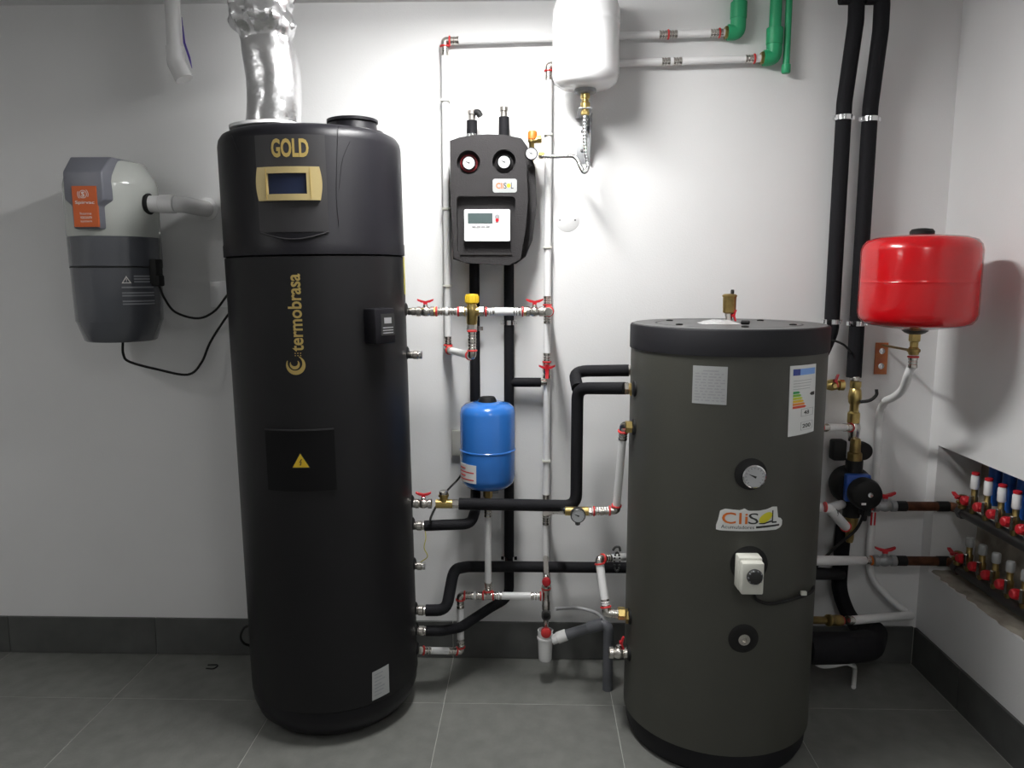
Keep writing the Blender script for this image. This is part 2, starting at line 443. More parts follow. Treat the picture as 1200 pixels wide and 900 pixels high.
def handle_mesh(p, d, up, s=.036):
    d, up = V(d).normalized(), V(up).normalized(); S = plane_map(p, d, up)
    pts = [(-.22, 0), (.22, 0), (.25, .35), (.55, .4), (1, .72), (1.02, 1), (.55, .8), (0, .62), (-.55, .8), (-1.02, 1), (-1, .72), (-.55, .4), (-.25, .35)]
    return MB().poly(S, [(a * s, b * s * .75) for a, b in pts], -.006, .006)
def ball_valve(run, p, d, up, L=.055, r=.0165, m=None, handle=True, hs=.03):
    d = V(d).normalized(); p = V(p)
    b = MB().lathe([(r * .85, 0), (r * 1.05, .002), (r * 1.05, L * .22), (r * .8, L * .26), (r * 1.0, L * .38), (r * 1.1, L * .5), (r * 1.0, L * .62), (r * .8, L * .74), (r * 1.05, L * .78), (r * 1.05, L - .002), (r * .85, L)], p, d, 16)
    b.cyl(p + d * L * .5, p + d * L * .5 + V(up).normalized() * (r * 1.45), r * .5, 12)
    o = obj('ball_valve', b, m or M_steel, run)
    if handle: obj('handle', handle_mesh(p + d * L * .5 + V(up).normalized() * r * 1.35, d, up, hs), M_red, o, 30)
    return o
def clamp(run, p, ax, r, lug=True):
    ax = V(ax).normalized(); p = V(p)
    mb = MB().lathe([(r + .0005, -.009), (r + .0035, -.0085), (r + .0035, .0085), (r + .0005, .009)], p, ax, 20)
    if lug:
        side = RT if abs(ax.x) < .5 else UP
        for s in (-1, 1): mb.cyl(p + side * s * (r + .008) - FW * -.006, p + side * s * (r + .008) + FW * .006, .005, 10); mb.box(p + side * s * (r + .006), (.012, .003, .014) if side is RT else (.014, .003, .012))
    return obj('pipe_clamp', mb, M_chrome, run)
def gauge(parent, p, n, r, name='pressure_gauge', dep=.02, rim=None):
    n = V(n).normalized(); p = V(p)
    g = obj(name, MB().lathe([(r * .8, 0), (r * .98, .002), (r, .005), (r, dep), (r * .9, dep + .003), (r * .86, dep + .0005), (0, dep + .0005)], p, n, 28), rim or M_chrome, parent)
    u, w_, _ = basis(n); u = u if u.x > 0 else -u; w_ = n.cross(u)
    if w_.z < 0: w_ = -w_; 
    S = lambda a, b, c: p + n * (dep + .0008 + c) + u * a + w_ * b
    obj('dial', MB().poly(S, [(r * .86 * math.cos(k * PI / 14), r * .86 * math.sin(k * PI / 14)) for k in range(28)], 0, .0006), M_dial, g)
    tk = MB()
    for k in range(13):
        a = math.radians(225 - k * 22.5); c, s_ = math.cos(a), math.sin(a); h = r * .015
        tk.poly(S, [(r * .66 * c - h * s_, r * .66 * s_ + h * c), (r * .66 * c + h * s_, r * .66 * s_ - h * c), (r * .8 * c + h * s_, r * .8 * s_ - h * c), (r * .8 * c - h * s_, r * .8 * s_ + h * c)], .0006, .001)
    obj('scale_marks', tk, M_ink, g)
    a = math.radians(155); c, s_ = math.cos(a), math.sin(a); h = r * .1
    obj('needle', MB().poly(S, [(-h * s_ - r * .15 * c, h * c - r * .15 * s_), (h * s_ - r * .15 * c, -h * c - r * .15 * s_), (r * .62 * c, r * .62 * s_)], .001, .0016), M_ink, g)
    return g
def port_ring(parent, p, d, r=.024): return obj('port_seal', MB().lathe([(r * 1.1, -.012), (r * 1.1, .002), (r * .8, .006), (r * .6, .006)], p, d, 20), M_rub, parent)

# ================================================================== black water heater
T1 = Cyl(-.702, 2.55, .286)
ZS = T1.hit(365, 300)[1]                       # seam below the hood
ZT = P(362, 147, 2.33).z                       # top of the hood
t = thing('water_heater', 'tall black cylindrical heat pump water heater with gold lettering', 'water heater', (T1.x, T1.y, 0))
heater = t
obj('base', MB().lathe([(.0, .002), (.19, .002), (.235, .012), (.268, .045), (.282, .085), (.283, .115), (.27, .118), (0, .118)], (T1.x, T1.y, 0), seg=72), M_black, t)
obj('body', MB().lathe([(.27, .112), (.286, .118), (.286, ZS - .004), (.28, ZS - .001), (0, ZS - .001)], (T1.x, T1.y, 0), seg=96), M_tank, t)
hood = obj('hood', MB().lathe([(.27, ZS - .001), (.2885, ZS + .002), (.2885, ZS + .035), (.2865, ZS + .04), (.2865, ZT - .042), (.283, ZT - .024), (.274, ZT - .01), (.258, ZT - .002), (.24, ZT), (0, ZT)], (T1.x, T1.y, 0), seg=96), M_black, t)
def hv(px, py, c=T1): return c.hit(px + 5 - 9 * (py - 170) / 590, py)   # the heater leans slightly, see below
# display panel on the hood
a = hv(300, 160); b = hv(381, 160); zb = hv(341, 273)[1]; zt_ = hv(341, 153)[1]
H1 = Cyl(T1.x, T1.y, .2865)
pan = obj('display_panel', MB().rect(H1, a[0], zb, b[0], min(zt_, ZT - .04), -.002, .004, 14), M_panel, t)
lip = MB(); n = 16; o = 0
S = H1
arc = []
for i in range(n + 1):
    f = i / n; arc.append((a[0] + (b[0] - a[0]) * f, zb - .021 * math.sin(PI * f)))
for i in range(n):
    lip.poly(S, [arc[i], arc[i + 1], (arc[i + 1][0], zb + .001), (arc[i][0], zb + .001)], -.001, .0025)
obj('panel_lip', lip, M_black, t, 60)
lipe = MB().tube([S(u, v, .003) for u, v in arc], .0022, 8); obj('lip_edge', lipe, M_panel, t)
a = hv(320, 186); b = hv(362, 164)
flat('gold_lettering', MB().text(H1, 'GOLD', a[0], a[1], b[0], b[1], .005, bold=.035), M_gold, pan, 'gold capital letters')
# gold bezel with screen
a = hv(306, 237); b = hv(377, 198); u0, v0, u1, v1 = a[0], a[1], b[0], b[1]
um = (u0 + u1) / 2; vm = (v0 + v1) / 2; hw = (u1 - u0) / 2; hh = (v1 - v0) / 2
def bow(s, k): return [(um + s * (hw - .006 + .006 * math.cos(PI / 2 * f)), vm + hh * f) for f in [x / 6 for x in range(-6, 7)]]
def along(A, B, n=6): return [(A[0] + (B[0] - A[0]) * k / n, A[1] + (B[1] - A[1]) * k / n) for k in range(1, n)]
R_, L_ = bow(1, 0), bow(-1, 0)[::-1]
outer = R_ + along(R_[-1], L_[0]) + L_ + along(L_[-1], R_[0])
inner = [(um - hw * .63, vm - hh * .62), (um + hw * .55, vm - hh * .62), (um + hw * .55, vm + hh * .62), (um - hw * .63, vm + hh * .62)]
inner = [inner[0]] + along(inner[0], inner[1], 4) + [inner[1], inner[2]] + along(inner[2], inner[3], 4) + [inner[3]]
bez = obj('display_bezel', MB().holes(H1, outer, [inner], .001, .016), M_goldp, t, 6, 'gold plastic display frame')
gr = MB()
for s in (-1, 1):
    obj('bezel_groove', MB().rect(H1, um + s * hw * .66 - .001, v0 + .004, um + s * hw * .66 + .001, v1 - .004, .0155, .0175), M_gold, bez)

obj('screen', MB().rect(H1, um - hw * .63, vm - hh * .62, um + hw * .55, vm + hh * .62, .001, .008, 4), M_screen, t, label='dark blue display')
# moulding lines of the hood
ml = MB().tube([T1(*hv(397, 150), .0008), T1(hv(396, 172)[0], hv(396, 172)[1], .0008), T1(*hv(395, 230), .0008), T1(*hv(398, 268), .0008)], .0009, 8, smooth=6)
obj('hood_moulding', ml, M_black, hood)
obj('hood_moulding', MB().tube([T1(*hv(411, 168), .0008), T1(*hv(402, 190), .0008), T1(*hv(398, 225), .0008)], .0009, 8, smooth=6), M_black, hood)
obj('hood_moulding', MB().tube([T1(*hv(272, 158), .0008), T1(*hv(276, 168), .0008), T1(*hv(281, 180), .0008)], .0009, 8, smooth=6), M_black, hood)
# air outlet and duct collar on top
q = P(419, 146, 2.5); q = V((q.x, 2.5, ZT))
obj('air_outlet', MB().lathe([(.098, -.004), (.095, .004), (.077, .008), (.074, .03), (.08, .033), (.08, .041), (.074, .043), (.066, .041), (.064, .012), (0, .012)], q, seg=40), M_black, t)
DC = P(322, 141, 2.5); DC = V((DC.x, 2.5, ZT))
col = MB().lathe([(.095, -.003), (.095, .02), (.0, .02)], DC, seg=36); obj('duct_socket', col, M_black, t)
obj('duct_collar', MB().lathe([(.088, .02), (.096, .0175), (.104, .02), (.104, .029), (.088, .029), (0, .029)], DC - V((.012, .02, 0)), (-.06, -.03, 1), seg=40), M_pvc, t, label='white plastic collar plate under the foil duct')
# gold brand lettering reading upward, with swirl mark
u_ = hv(347, 370)[0]; vb = hv(347, 413)[1]; vt = hv(347, 322)[1]
wd = .021
flat('brand_lettering', MB().text(T1, 'termobrasa', u_ - wd, vb, u_ + wd * .95, vt, .0008, bold=.02, vert=True), M_gold, t, 'gold lettering reading upward')
cu, cv = hv(347, 428)
lg = MB().ring2(T1, cu, cv, .019, .032, math.radians(-205), math.radians(62), .0008, 28, True)
lg.ring2(T1, cu - .002, cv + .002, .008, .0175, math.radians(-200), math.radians(40), .0008, 24, True)
flat('swirl_mark', lg, M_gold, t)
dt = MB()
for i in range(3):
    for j in range(2): dt.rect(T1, u_ - .008 + i * .008, vb - .014 + j * .007, u_ - .005 + i * .008, vb - .011 + j * .007, .0004, .0008)
obj('mark_dots', dt, M_gold, t)
# thermostat / junction box
cu, cv = hv(440, 384); S = plane_map(T1(cu, cv, 0), V((math.cos(cu / T1.r), math.sin(cu / T1.r), 0)), UP)
rm = Matrix((V((math.cos(cu / T1.r), math.sin(cu / T1.r), 0)), -T1.norm(cu), UP)).transposed()
jb = obj('junction_box', MB().box(T1(cu, cv, .024), (.08, .056, .108), .005, rm), M_black, t)
obj('box_label', MB().rect(S, -.018, -.028, .034, .038, .0522, .053), M_ink, jb)
lb = MB().rect(S, -.006, .008, .022, .026, .053, .0536)
for k in range(3): lb.rect(S, -.012, -.006 - k * .008, .028, -.003 - k * .008, .053, .0536)
obj('label_print', lb, M_grey, jb)
# access cover with warning triangle
a = hv(317, 574); b = hv(392, 503)
ac = obj('access_cover', MB().rect(T1, a[0], a[1], b[0], b[1], -.001, .006, 12), mat('cover_black', (.003, .003, .0035), .5, spec=.2), t)
obj('cover_rim', MB().rect(T1, a[0], b[1] - .004, b[0], b[1], .006, .0085, 12), M_panel, ac)
cu, cv = hv(354, 541); tr = .0285
def tri(r): return [(cu + r * math.cos(math.radians(d_)), cv - r * .18 + r * math.sin(math.radians(d_))) for d_ in (210, 330, 90)]
flat('warning_border', MB().poly(T1, tri(tr * 1.12), .006, .0075), M_ink, ac)
wt = flat('warning_triangle', MB().poly(T1, tri(tr), .006, .0079), M_yellow, ac, 'yellow high voltage warning triangle')
k = tr * .02
bolt = [(.1, .75), (-.3, .0), (.02, .08), (-.12, -.32), (-.25, -.25), (-.1, -.6), (.16, -.3), (.02, -.36), (.25, .22), (-.05, .12), (.3, .72)]
flat('bolt_symbol', MB().poly(T1, [(cu + x * tr * .55, cv - tr * .18 + y * tr * .55) for x, y in bolt], .0079, .0084), M_ink, ac)
# rating label low on the body, energy label on the right side
pts = [hv(437, 790), hv(437, 823), hv(457, 813), hv(456, 780)]
flat('rating_label', qpatch(T1, [pts[1], pts[2], pts[3], pts[0]], -.0003, .001), M_silver, t, 'small silver rating label')
rl = MB()
for k in range(7):
    f = .12 + k * .12; A = V(pts[0]).lerp(V(pts[1]), f); B = V(pts[3]).lerp(V(pts[2]), f)
    A2 = A.lerp(B, .12); B2 = A.lerp(B, .5 + .38 * random.random())
    rl.poly(T1, [tuple(A2), (A2.x, A2.y - .0025), (B2.x, B2.y - .0025), tuple(B2)], .0008, .0018)
obj('label_print', rl, M_pale, t)
el = .286 * math.radians(91); ze = hv(470, 303)[1]; ze2 = hv(472, 348)[1]
obj('energy_label', MB().rect(T1, el, ze2, el + .11, ze, -.0003, .001, 10), M_wire, t, label='yellow-green edge of an energy label')
# side ports along the right flank
YP = 2.57
def t1x(Y): return T1.x + math.sqrt(T1.r ** 2 - (Y - T1.y) ** 2)
def t1p(py, Y=YP): z = P(484, py, Y).z; return V((t1x(Y), Y, z))
for py in (365, 416, 590, 616, 663, 715, 739, 762): port_ring(t, t1p(py), RT, .02)

heater.rotation_euler.y = -math.radians(.85); heater.location.x += .0135; heater.location.z += .003   # stands a little out of plumb

# foil duct
DP = spline([DC + V((-.008, 0, .022)), P(322, 110, 2.5), P(317, 70, 2.5), P(309, 30, 2.49), P(304, -10, 2.48), P(301, -45, 2.47)], 14)
mb = MB(); seg = 64; nn = len(DP)
for i, p in enumerate(DP):
    f = i / (nn - 1); R = .083 + .03 * max(0, f - .45) ** 1.3 + .012 * math.exp(-((f - .62) / .05) ** 2) - .01 * math.exp(-((f - .52) / .05) ** 2)
    for k in range(seg):
        a = 2 * PI * k / seg
        am = .0022 + (.02 if f > .45 else 0) * min(1, (f - .45) * 6)
        d_ = noise.noise(V((math.cos(a) * 2.2, math.sin(a) * 2.2, f * 7))) * am + abs(noise.noise(V((math.cos(a) * 4, math.sin(a) * 4, f * 16 + a * .6)))) * am * .8
        mb.v.append(p + V((math.cos(a), math.sin(a), 0)) * (R + d_))
for i in range(nn - 1):
    for k in range(seg):
        k2 = (k + 1) % seg; mb.f.append((i * seg + k, i * seg + k2, (i + 1) * seg + k2, (i + 1) * seg + k))
tag(obj('foil_duct', mb, M_foil, None, 28), 'crumpled silver foil air duct rising from the black heater', 'duct')

# ================================================================== central vacuum unit
VC = Cyl(0, 2.70, .149); q = P(136, 300, 2.70); VC.x = q.x
def vz(py): return VC.hit(118, py)[1]
z0, z1, z2, z3, z4, z5 = vz(403), vz(382), vz(313), vz(276), vz(205), vz(186)
t = thing('central_vacuum', 'grey and white wall-mounted central vacuum canister with orange label', 'vacuum', (VC.x, D, z0))
VO = (VC.x, VC.y, 0)
obj('bottom_cap', MB().lathe([(0, z0), (.111, z0), (.117, z0 + .004), (.137, z1 + .005), (.139, z1 + .01)], VO, seg=56), M_vgrey, t)
obj('lower_canister', MB().lathe([(.138, z1 + .008), (.1405, z1 + .012), (.145, z2 - .001), (.141, z2)], VO, seg=56), M_vgrey, t)
obj('seam_band', MB().lathe([(.141, z2 - .003), (.1463, z2 - .002), (.1463, z2 + .002), (.141, z2 + .003)], VO, seg=56), M_seam, t)
obj('upper_canister', MB().lathe([(.141, z2 + .002), (.146, z2 + .004), (.148, z3 - .002), (.146, z3)], VO, seg=56), M_vgrey, t)
obj('motor_head', MB().lathe([(.146, z3 - .001), (.1485, z3 + .003), (.1495, z4 - .025), (.149, z4 - .02), (.143, z4), (.113, z5), (.101, z5 + .006), (0, z5 + .008)], VO, seg=56), M_vwhite, t)
obj('wall_bracket', MB().box((VC.x, D - .02, (z2 + z4) / 2), (.16, .04, .3), .004), M_dark, t)
# faceted front shield, wide above and narrow below
def fx(px, py): q = P(px, py, VC.y - .172); return q.x - VC.x, q.z
zA, zB, zC_ = fx(100, 201)[1], fx(100, 235)[1], fx(100, 268)[1]
ztop = z5 + .006
xw, xn = .075, .047
sh = MB()
yF = VC.y - .172; yB = VC.y - .1
rows = [(ztop + .004, VC.y - .115, xw * .92, VC.y - .02), (zA, yF, xw * .86, VC.y - .05), (zB + .004, yF, xw * .86, yB), (zB - .016, yF, xn * .9, yB), (zC_, yF + .002, xn * .9, yB)]
for (z, yf, hwid, yb) in rows:
    sh.v += [V((VC.x - hwid - .016, yb, z)), V((VC.x - hwid, yf, z)), V((VC.x + hwid, yf, z)), V((VC.x + hwid + .016, yb, z))]
for i in range(len(rows) - 1):
    for k in range(3): sh.f.append((i * 4 + k, i * 4 + k + 1, i * 4 + 5 + k, i * 4 + 4 + k))
    sh.f.append((i * 4 + 3, i * 4, i * 4 + 4, i * 4 + 7))
sh.f.append((3, 2, 1, 0)); e = len(rows) * 4; sh.f.append((e - 4, e - 3, e - 2, e - 1))
bmx = bmesh.new(); vv = [bmx.verts.new(v) for v in sh.v]
for f in sh.f: bmx.faces.new([vv[i] for i in f])
bmesh.ops.recalc_face_normals(bmx, faces=bmx.faces[:])
bmesh.ops.bevel(bmx, geom=bmx.edges[:], offset=.005, segments=3, affect='EDGES', profile=.5)
sh = MB(); sh.bm(bmx); obj('front_shield', sh, M_vpan, t, 30)
SF = plane_map((VC.x, yF, 0), RT, UP)
a = fx(88, 266); b = fx(117, 218); u0, u1 = -.036, .044
ol = obj('orange_label', MB().rect(SF, u0, a[1], u1, b[1], -.006, .0035), M_olabel, t, label='orange label with white lettering')
hgt = b[1] - a[1]
flat('brand_lettering', MB().text(SF, 'Spirvac', u0 + .008, a[1] + hgt * .54, u1 - .008, a[1] + hgt * .64, .0042, bold=.01), M_inkw, ol)
tx = MB()
for k, s in enumerate(('home', 'vacuum', 'system')): tx.text(SF, s, u0 + .022, a[1] + hgt * (.30 - k * .1), u1 - .02, a[1] + hgt * (.36 - k * .1), .0042)
flat('small_lettering', tx, M_inkw, ol)
lo = MB().ring2(SF, 0, a[1] + hgt * .8, .011, .013, 0, 2 * PI, .0042, 28).ring2(SF, 0, a[1] + hgt * .8, .0165, .0185, -.5, .9, .0042, 10).ring2(SF, 0, a[1] + hgt * .8, .0165, .0185, 2.6, 4.0, .0042, 10)
lo.text(SF, 'S', -.0055, a[1] + hgt * .8 - .008, .0055, a[1] + hgt * .8 + .008, .0042, bold=.03)
flat('round_mark', lo, M_inkw, ol)
# warning print on the lower canister
V2 = Cyl(VC.x, VC.y, .1435)
u0, v0 = V2.hit(144, 358); u1, v1 = V2.hit(179, 322)
wl = MB(); hh_ = v1 - v0
for k in range(11):
    fz = v1 - hh_ * (k + .5) / 11
    if k in (3, 5, 8): continue
    wl.rect(V2, u0 + (.04 if k < 3 else 0), fz - .0028, u1, fz + .0022, .0006, .0014, 4)
obj('warning_text', wl, M_pale, t)
cu, cv = u0 + .016, v1 - .017
S3 = V2
tri_o = [(cu - .015, cv - .012), (cu + .015, cv - .012), (cu, cv + .013)]; tri_i = [(cu - .0105, cv - .009), (cu + .0105, cv - .009), (cu, cv + .008)]
obj('warning_symbol', MB().holes(V2, tri_o, [tri_i], .0004, .0016).rect(V2, cu - .001, cv - .003, cu + .001, cv + .004, .0006, .0016).rect(V2, cu - .001, cv - .007, cu + .001, cv - .005, .0006, .0016), M_inkw, t)
pg = P(188, 318, VC.y - .02); pg.x = VC.x + .147
obj('power_inlet', MB().box(pg, (.03, .05, .085), .004).box(pg + V((.008, -.004, -.032)), (.032, .04, .04), .006), M_rub, t)
# suction pipe from the unit into the wall
zq = P(205, 240, VC.y).z
t = thing('suction_pipe', 'short white plastic suction pipe from the vacuum canister into the wall', 'pipe', (VC.x + .17, VC.y, zq))
xe = P(232, 244, 2.8).x; Yp = VC.y - .03
obj('pipe', MB().tube([(VC.x + .142, Yp, zq), (xe, Yp, zq), (xe, D, zq)], .0285, 24, .06), M_pvc, t)
obj('inlet_seal', MB().lathe([(.03, -.01), (.036, -.006), (.036, .004), (.03, .006)], (VC.x + .144, Yp, zq), RT), M_rub, t)
obj('collar', MB().cyl((VC.x + .185, Yp, zq), (VC.x + .235, Yp, zq), .0315, 24), M_pvc, t)
obj('wall_rosette', MB().lathe([(.03, 0), (.042, 0), (.042, .006), (.03, .01)], (xe, D, zq), FW), M_pvc, t)
# cables
yc = VC.y - .02
pl = pg + V((.012, -.004, -.05))
tag(obj('power_cable', MB().tube([pl, P(193, 350, yc), P(206, 366, 2.74), P(232, 373, 2.78), P(252, 364, 2.8), P(268, 344, 2.8), P(285, 330, 2.8)], .0042, 8, smooth=8), M_rub), 'black cable sagging from the vacuum power inlet to behind the heater', 'cable')
tag(obj('power_cable', MB().tube([V((P(144, 400, VC.y - .05).x, VC.y - .05, z0 + .002)), P(144.5, 415, 2.66), P(152, 424, 2.68), P(185, 433, 2.72), P(220, 439, 2.76), P(236, 425, 2.79), P(247, 400, 2.8), P(268, 368, 2.8), P(285, 350, 2.8)], .0045, 8, smooth=8), M_rub), 'black cable hanging from the bottom of the vacuum canister', 'cable')
# pale socket plate half hidden by the heater
q = P(258, 345, D)
tag(obj('socket_plate', MB().box((q.x, D - .005, q.z), (.07, .01, .1), .003), M_white), 'white wall socket plate half hidden behind the black heater', 'socket')

# white condensate pipe with violet tape, top left
q = P(204, 40, 2.8)
t = thing('condensate_pipe', 'white plastic drain pipe ending in an open elbow near the ceiling', 'pipe', (q.x, 2.8, P(210, 95, 2.8).z))
ze = P(206, 62, 2.8).z
obj('pipe', MB().tube([(q.x, 2.8, ZC), (q.x, 2.8, ze)], .026, 22), M_pvc, t)
e1 = P(216, 93, 2.8)
obj('elbow', MB().tube([(q.x, 2.8, ze + .02), (q.x, 2.8, ze - .03), e1], .0305, 22, .05), M_pvc, t)
obj('tape', MB().tube([P(213, 20, 2.79), P(216, 50, 2.79), P(222, 68, 2.79), P(225, 80, 2.79)], [.001, .004, .004, .001], 8), M_tape, t, label='violet tape strip')

# ================================================================== solar pump station
YS = 2.74
def sx(px, py, Y=YS): q = P(px, py, Y); return q.x, q.z
SS = plane_map((0, YS, 0), RT, UP)     # w grows towards the viewer
t = thing('pump_station', 'black foam-shelled solar pump station with two dials and white controller', 'pump station', (sx(580, 310)[0], D, sx(580, 310)[1]))
back = [sx(*p_, 2.8) for p_ in ((532, 304), (532, 168), (552, 162), (612, 165), (621, 178), (627, 198), (629, 240), (624, 280), (616, 300), (604, 309), (548, 309))][::-1]
SB = plane_map((0, 2.8, 0), RT, UP)
obj('rear_shell', MB().poly(SB, back, -.08, .035), M_epp, t, 30)
front = [sx(*p_) for p_ in ((545, 308), (533, 302), (529.5, 240), (528.5, 167), (540, 163), (555, 160.5), (572, 159.5), (590, 160), (611, 164), (617, 195), (619, 235), (616, 270), (610, 304), (597, 311))]
def rrect(u0, v0, u1, v1, r, n=4):
    out = []
    for (cx, cy, a0) in ((u1 - r, v1 - r, 0), (u0 + r, v1 - r, 90), (u0 + r, v0 + r, 180), (u1 - r, v0 + r, 270)):
        for k in range(n + 1): a = math.radians(a0 + 90 * k / n); out.append((cx + r * math.cos(a), cy + r * math.sin(a)))
    return out
def circ(c, r, n=28): return [(c[0] + r * math.cos(2 * PI * k / n), c[1] + r * math.sin(2 * PI * k / n)) for k in range(n)]
ra, rb = sx(537, 297), sx(604, 231); g1, g2 = sx(550, 192), sx(591, 191)
rec = rrect(ra[0], ra[1], rb[0], rb[1], .012)
GR = .04
obj('cover_core', MB().poly(SS, [(u + (.006 if u < g1[0] else -.006), v) for u, v in front], -.03, .004), M_epp, t, 30)
cov = MB().holes(SS, front, [rec, circ(g1, GR), circ(g2, GR)], .004, .036)
obj('front_cover', cov, M_epp, t, 30)
obj('recess_lip', MB().rect(SS, ra[0] + .01, ra[1] - .006, rb[0] - .01, ra[1], .036, .041), M_epp, t)
for g, m_ in ((g1, mat('dark_red_ring', (.16, .01, .015), .5)), (g2, M_epp)):
    obj('gauge_ring', MB().lathe([(.029, 0), (.03, .01), (.0265, .012), (.025, .002)], SS(g[0], g[1], .004), FW, 28), m_, t)
    gauge(t, SS(g[0], g[1], .004), FW, .0235, 'thermometer', .018)
ba, bb_ = sx(578, 227), sx(606, 211)
bd = obj('badge', MB().poly(SS, rrect(ba[0], ba[1], bb_[0], bb_[1], .008), .034, .0375), M_silver, t, label='small printed badge')
sw = MB(); bw = bb_[0] - ba[0]; bh = bb_[1] - ba[1]
sw.poly(SS, circ((ba[0] + bw * .66, ba[1] + bh * .5), .007, 12), .0375, .0383); flat('badge_sun', sw, M_yellow, bd)
flat('badge_lettering', MB().text(SS, 'Cli', ba[0] + bw * .14, ba[1] + bh * .28, ba[0] + bw * .44, ba[1] + bh * .7, .0384, bold=.02), M_orange, bd)
flat('badge_lettering', MB().text(SS, 'S', ba[0] + bw * .46, ba[1] + bh * .28, ba[0] + bw * .57, ba[1] + bh * .7, .0384).text(SS, 'L', ba[0] + bw * .76, ba[1] + bh * .28, ba[0] + bw * .86, ba[1] + bh * .72, .0384), M_ink, bd)
ca, cb = sx(545, 283), sx(598, 246)
ct = obj('controller', MB().poly(SS, rrect(ca[0], ca[1], cb[0], cb[1], .005), .003, .028), M_white, t, 30, 'white digital controller')
cw, chh = cb[0] - ca[0], cb[1] - ca[1]
obj('screen', MB().rect(SS, ca[0] + cw * .08, ca[1] + chh * .56, ca[0] + cw * .62, ca[1] + chh * .88, .0275, .0295), M_glass, ct)
flat('button', MB().poly(SS, circ((ca[0] + cw * .72, ca[1] + chh * .76), .009, 14), .0275, .0305), M_grey, ct)
flat('button', MB().poly(SS, circ((ca[0] + cw * .72, ca[1] + chh * .66), .006, 14), .0275, .0315), M_red, ct)
for k in range(4): obj('button', MB().rect(SS, ca[0] + cw * (.17 + k * .1), ca[1] + chh * .44 - .002 * math.sin(PI * (k + .5) / 4), ca[0] + cw * (.255 + k * .1), ca[1] + chh * .495 - .002 * math.sin(PI * (k + .5) / 4), .0275, .03), M_grey, ct)
obj('cover_seam', MB().rect(SS, ca[0] + .002, ca[1] + chh * .515, cb[0] - .002, ca[1] + chh * .53, .0275, .0285), M_pale, ct)
lp = MB()
for k in range(4): lp.rect(SS, ca[0] + cw * .68, ca[1] + chh * (.16 + .07 * k), ca[0] + cw * .92, ca[1] + chh * (.19 + .07 * k), .0275, .0284)
obj('label_print', lp, M_paper, ct)
# insulated stubs above the station
def vstub(px, pyt, pyb, Y, label, extra=0):
    q0, q1 = P(px, pyt, Y), P(px, pyb, Y); q1.x = q0.x
    t = thing('insulated_pipe', label, 'pipe', q1)
    foam(t, [q1, V((q0.x, Y, q0.z - .03))], .0185)
    obj('steel_end', MB().lathe([(.013, -.035), (.013, -.012), (.016, -.01), (.016, .004), (.012, .006), (0, .006)], q0, UP), M_steel, t)
    if extra:
        obj('side_cap', MB().tube([q0 + V((0, -.002, -.005)), q0 + V((.022, -.006, -.002)), q0 + V((.03, -.008, -.016))], .011, 12, .01), M_rub, t)
        obj('sensor_wire', MB().tube([q0 + V((.016, -.014, -.09)), q0 + V((.04, -.02, -.1)), q0 + V((.055, -.02, -.125))], .0018, 6, smooth=6), M_rub, t)
        clamp(t, V((q0.x, Y, q0.z - .085)), UP, .0185, False)
vstub(553, 131, 166, 2.8, 'short insulated pipe with a black side cap above the pump station', 1)
vstub(590.5, 127, 166, 2.8, 'short plain insulated pipe standing above the right dial of the pump station')

# safety group beside the station
YG = 2.73
q = P(623, 181, YG)
t = thing('safety_group', 'brass safety valve with orange cap and small pressure gauge', 'valve', q)
obj('valve_body', MB().lathe([(.009, -.01), (.0095, .02), (.013, .024), (.013, .05), (.01, .055)], q + V((0, 0, .018)), UP), M_brass, t)
q2 = P(624, 160, YG)
obj('orange_cap', MB().lathe([(.013, -.012), (.0165, -.009), (.0165, .012), (.013, .018), (0, .019)], q2, UP, 20), M_orange, t)
obj('outlet', MB().tube([q + V((0, 0, .045)), q + V((.03, -.004, .05)), ], .0105).cyl(q + V((.018, -.003, .048)), q + V((.034, -.004, .05)), .014, hexa=True), M_brass, t)
gauge(t, q + V((-.001, -.002, 0)), FW, .0215, dep=.018, rim=M_dark)
nut(t, q + V((.024, .004, -.003)), RT, .012, .02)
obj('bracket', MB().tube([q + V((0, .02, 0)), V((q.x, 2.86, q.z))], .01), M_brass, t)

# white expansion vessel high on the wall
YV = 2.72
q = P(686.5, 60, YV); zb = P(686, 105, YV).z; WV = V((q.x, YV, 0)); RV = .112
t = thing('white_expansion_vessel', 'white cylindrical expansion vessel hanging near the ceiling', 'expansion vessel', (q.x, YV, zb))
obj('body', MB().lathe([(0, zb - .002), (.03, zb), (.085, zb + .008), (.104, zb + .02), (RV, zb + .045), (RV, zb + .05), (RV, zb + .19), (RV, zb + .2), (RV + .0015, zb + .203), (RV + .0015, zb + .213), (RV, zb + .216), (RV, zb + .226), (RV, ZC - .09), (.1, ZC - .05), (.05, ZC - .03), (0, ZC - .028)], WV, seg=56), M_white, t)
obj('bottom_flange', MB().lathe([(.035, -.012), (.038, -.008), (.036, .004)], V((q.x, YV, zb)), UP, 28), M_zinc, t)
zc = P(686, 128, YV).z
obj('brass_coupling', MB().lathe([(.01, -.02), (.012, -.015), (.012, 0), (.0165, .003), (.0165, .02), (.012, .024), (.012, .034), (.016, .036), (.016, .05)], V((q.x, YV, zc)), UP, 14), M_brass, t)
nut(t, V((q.x, YV, zc - .02)), UP, .014, .014)
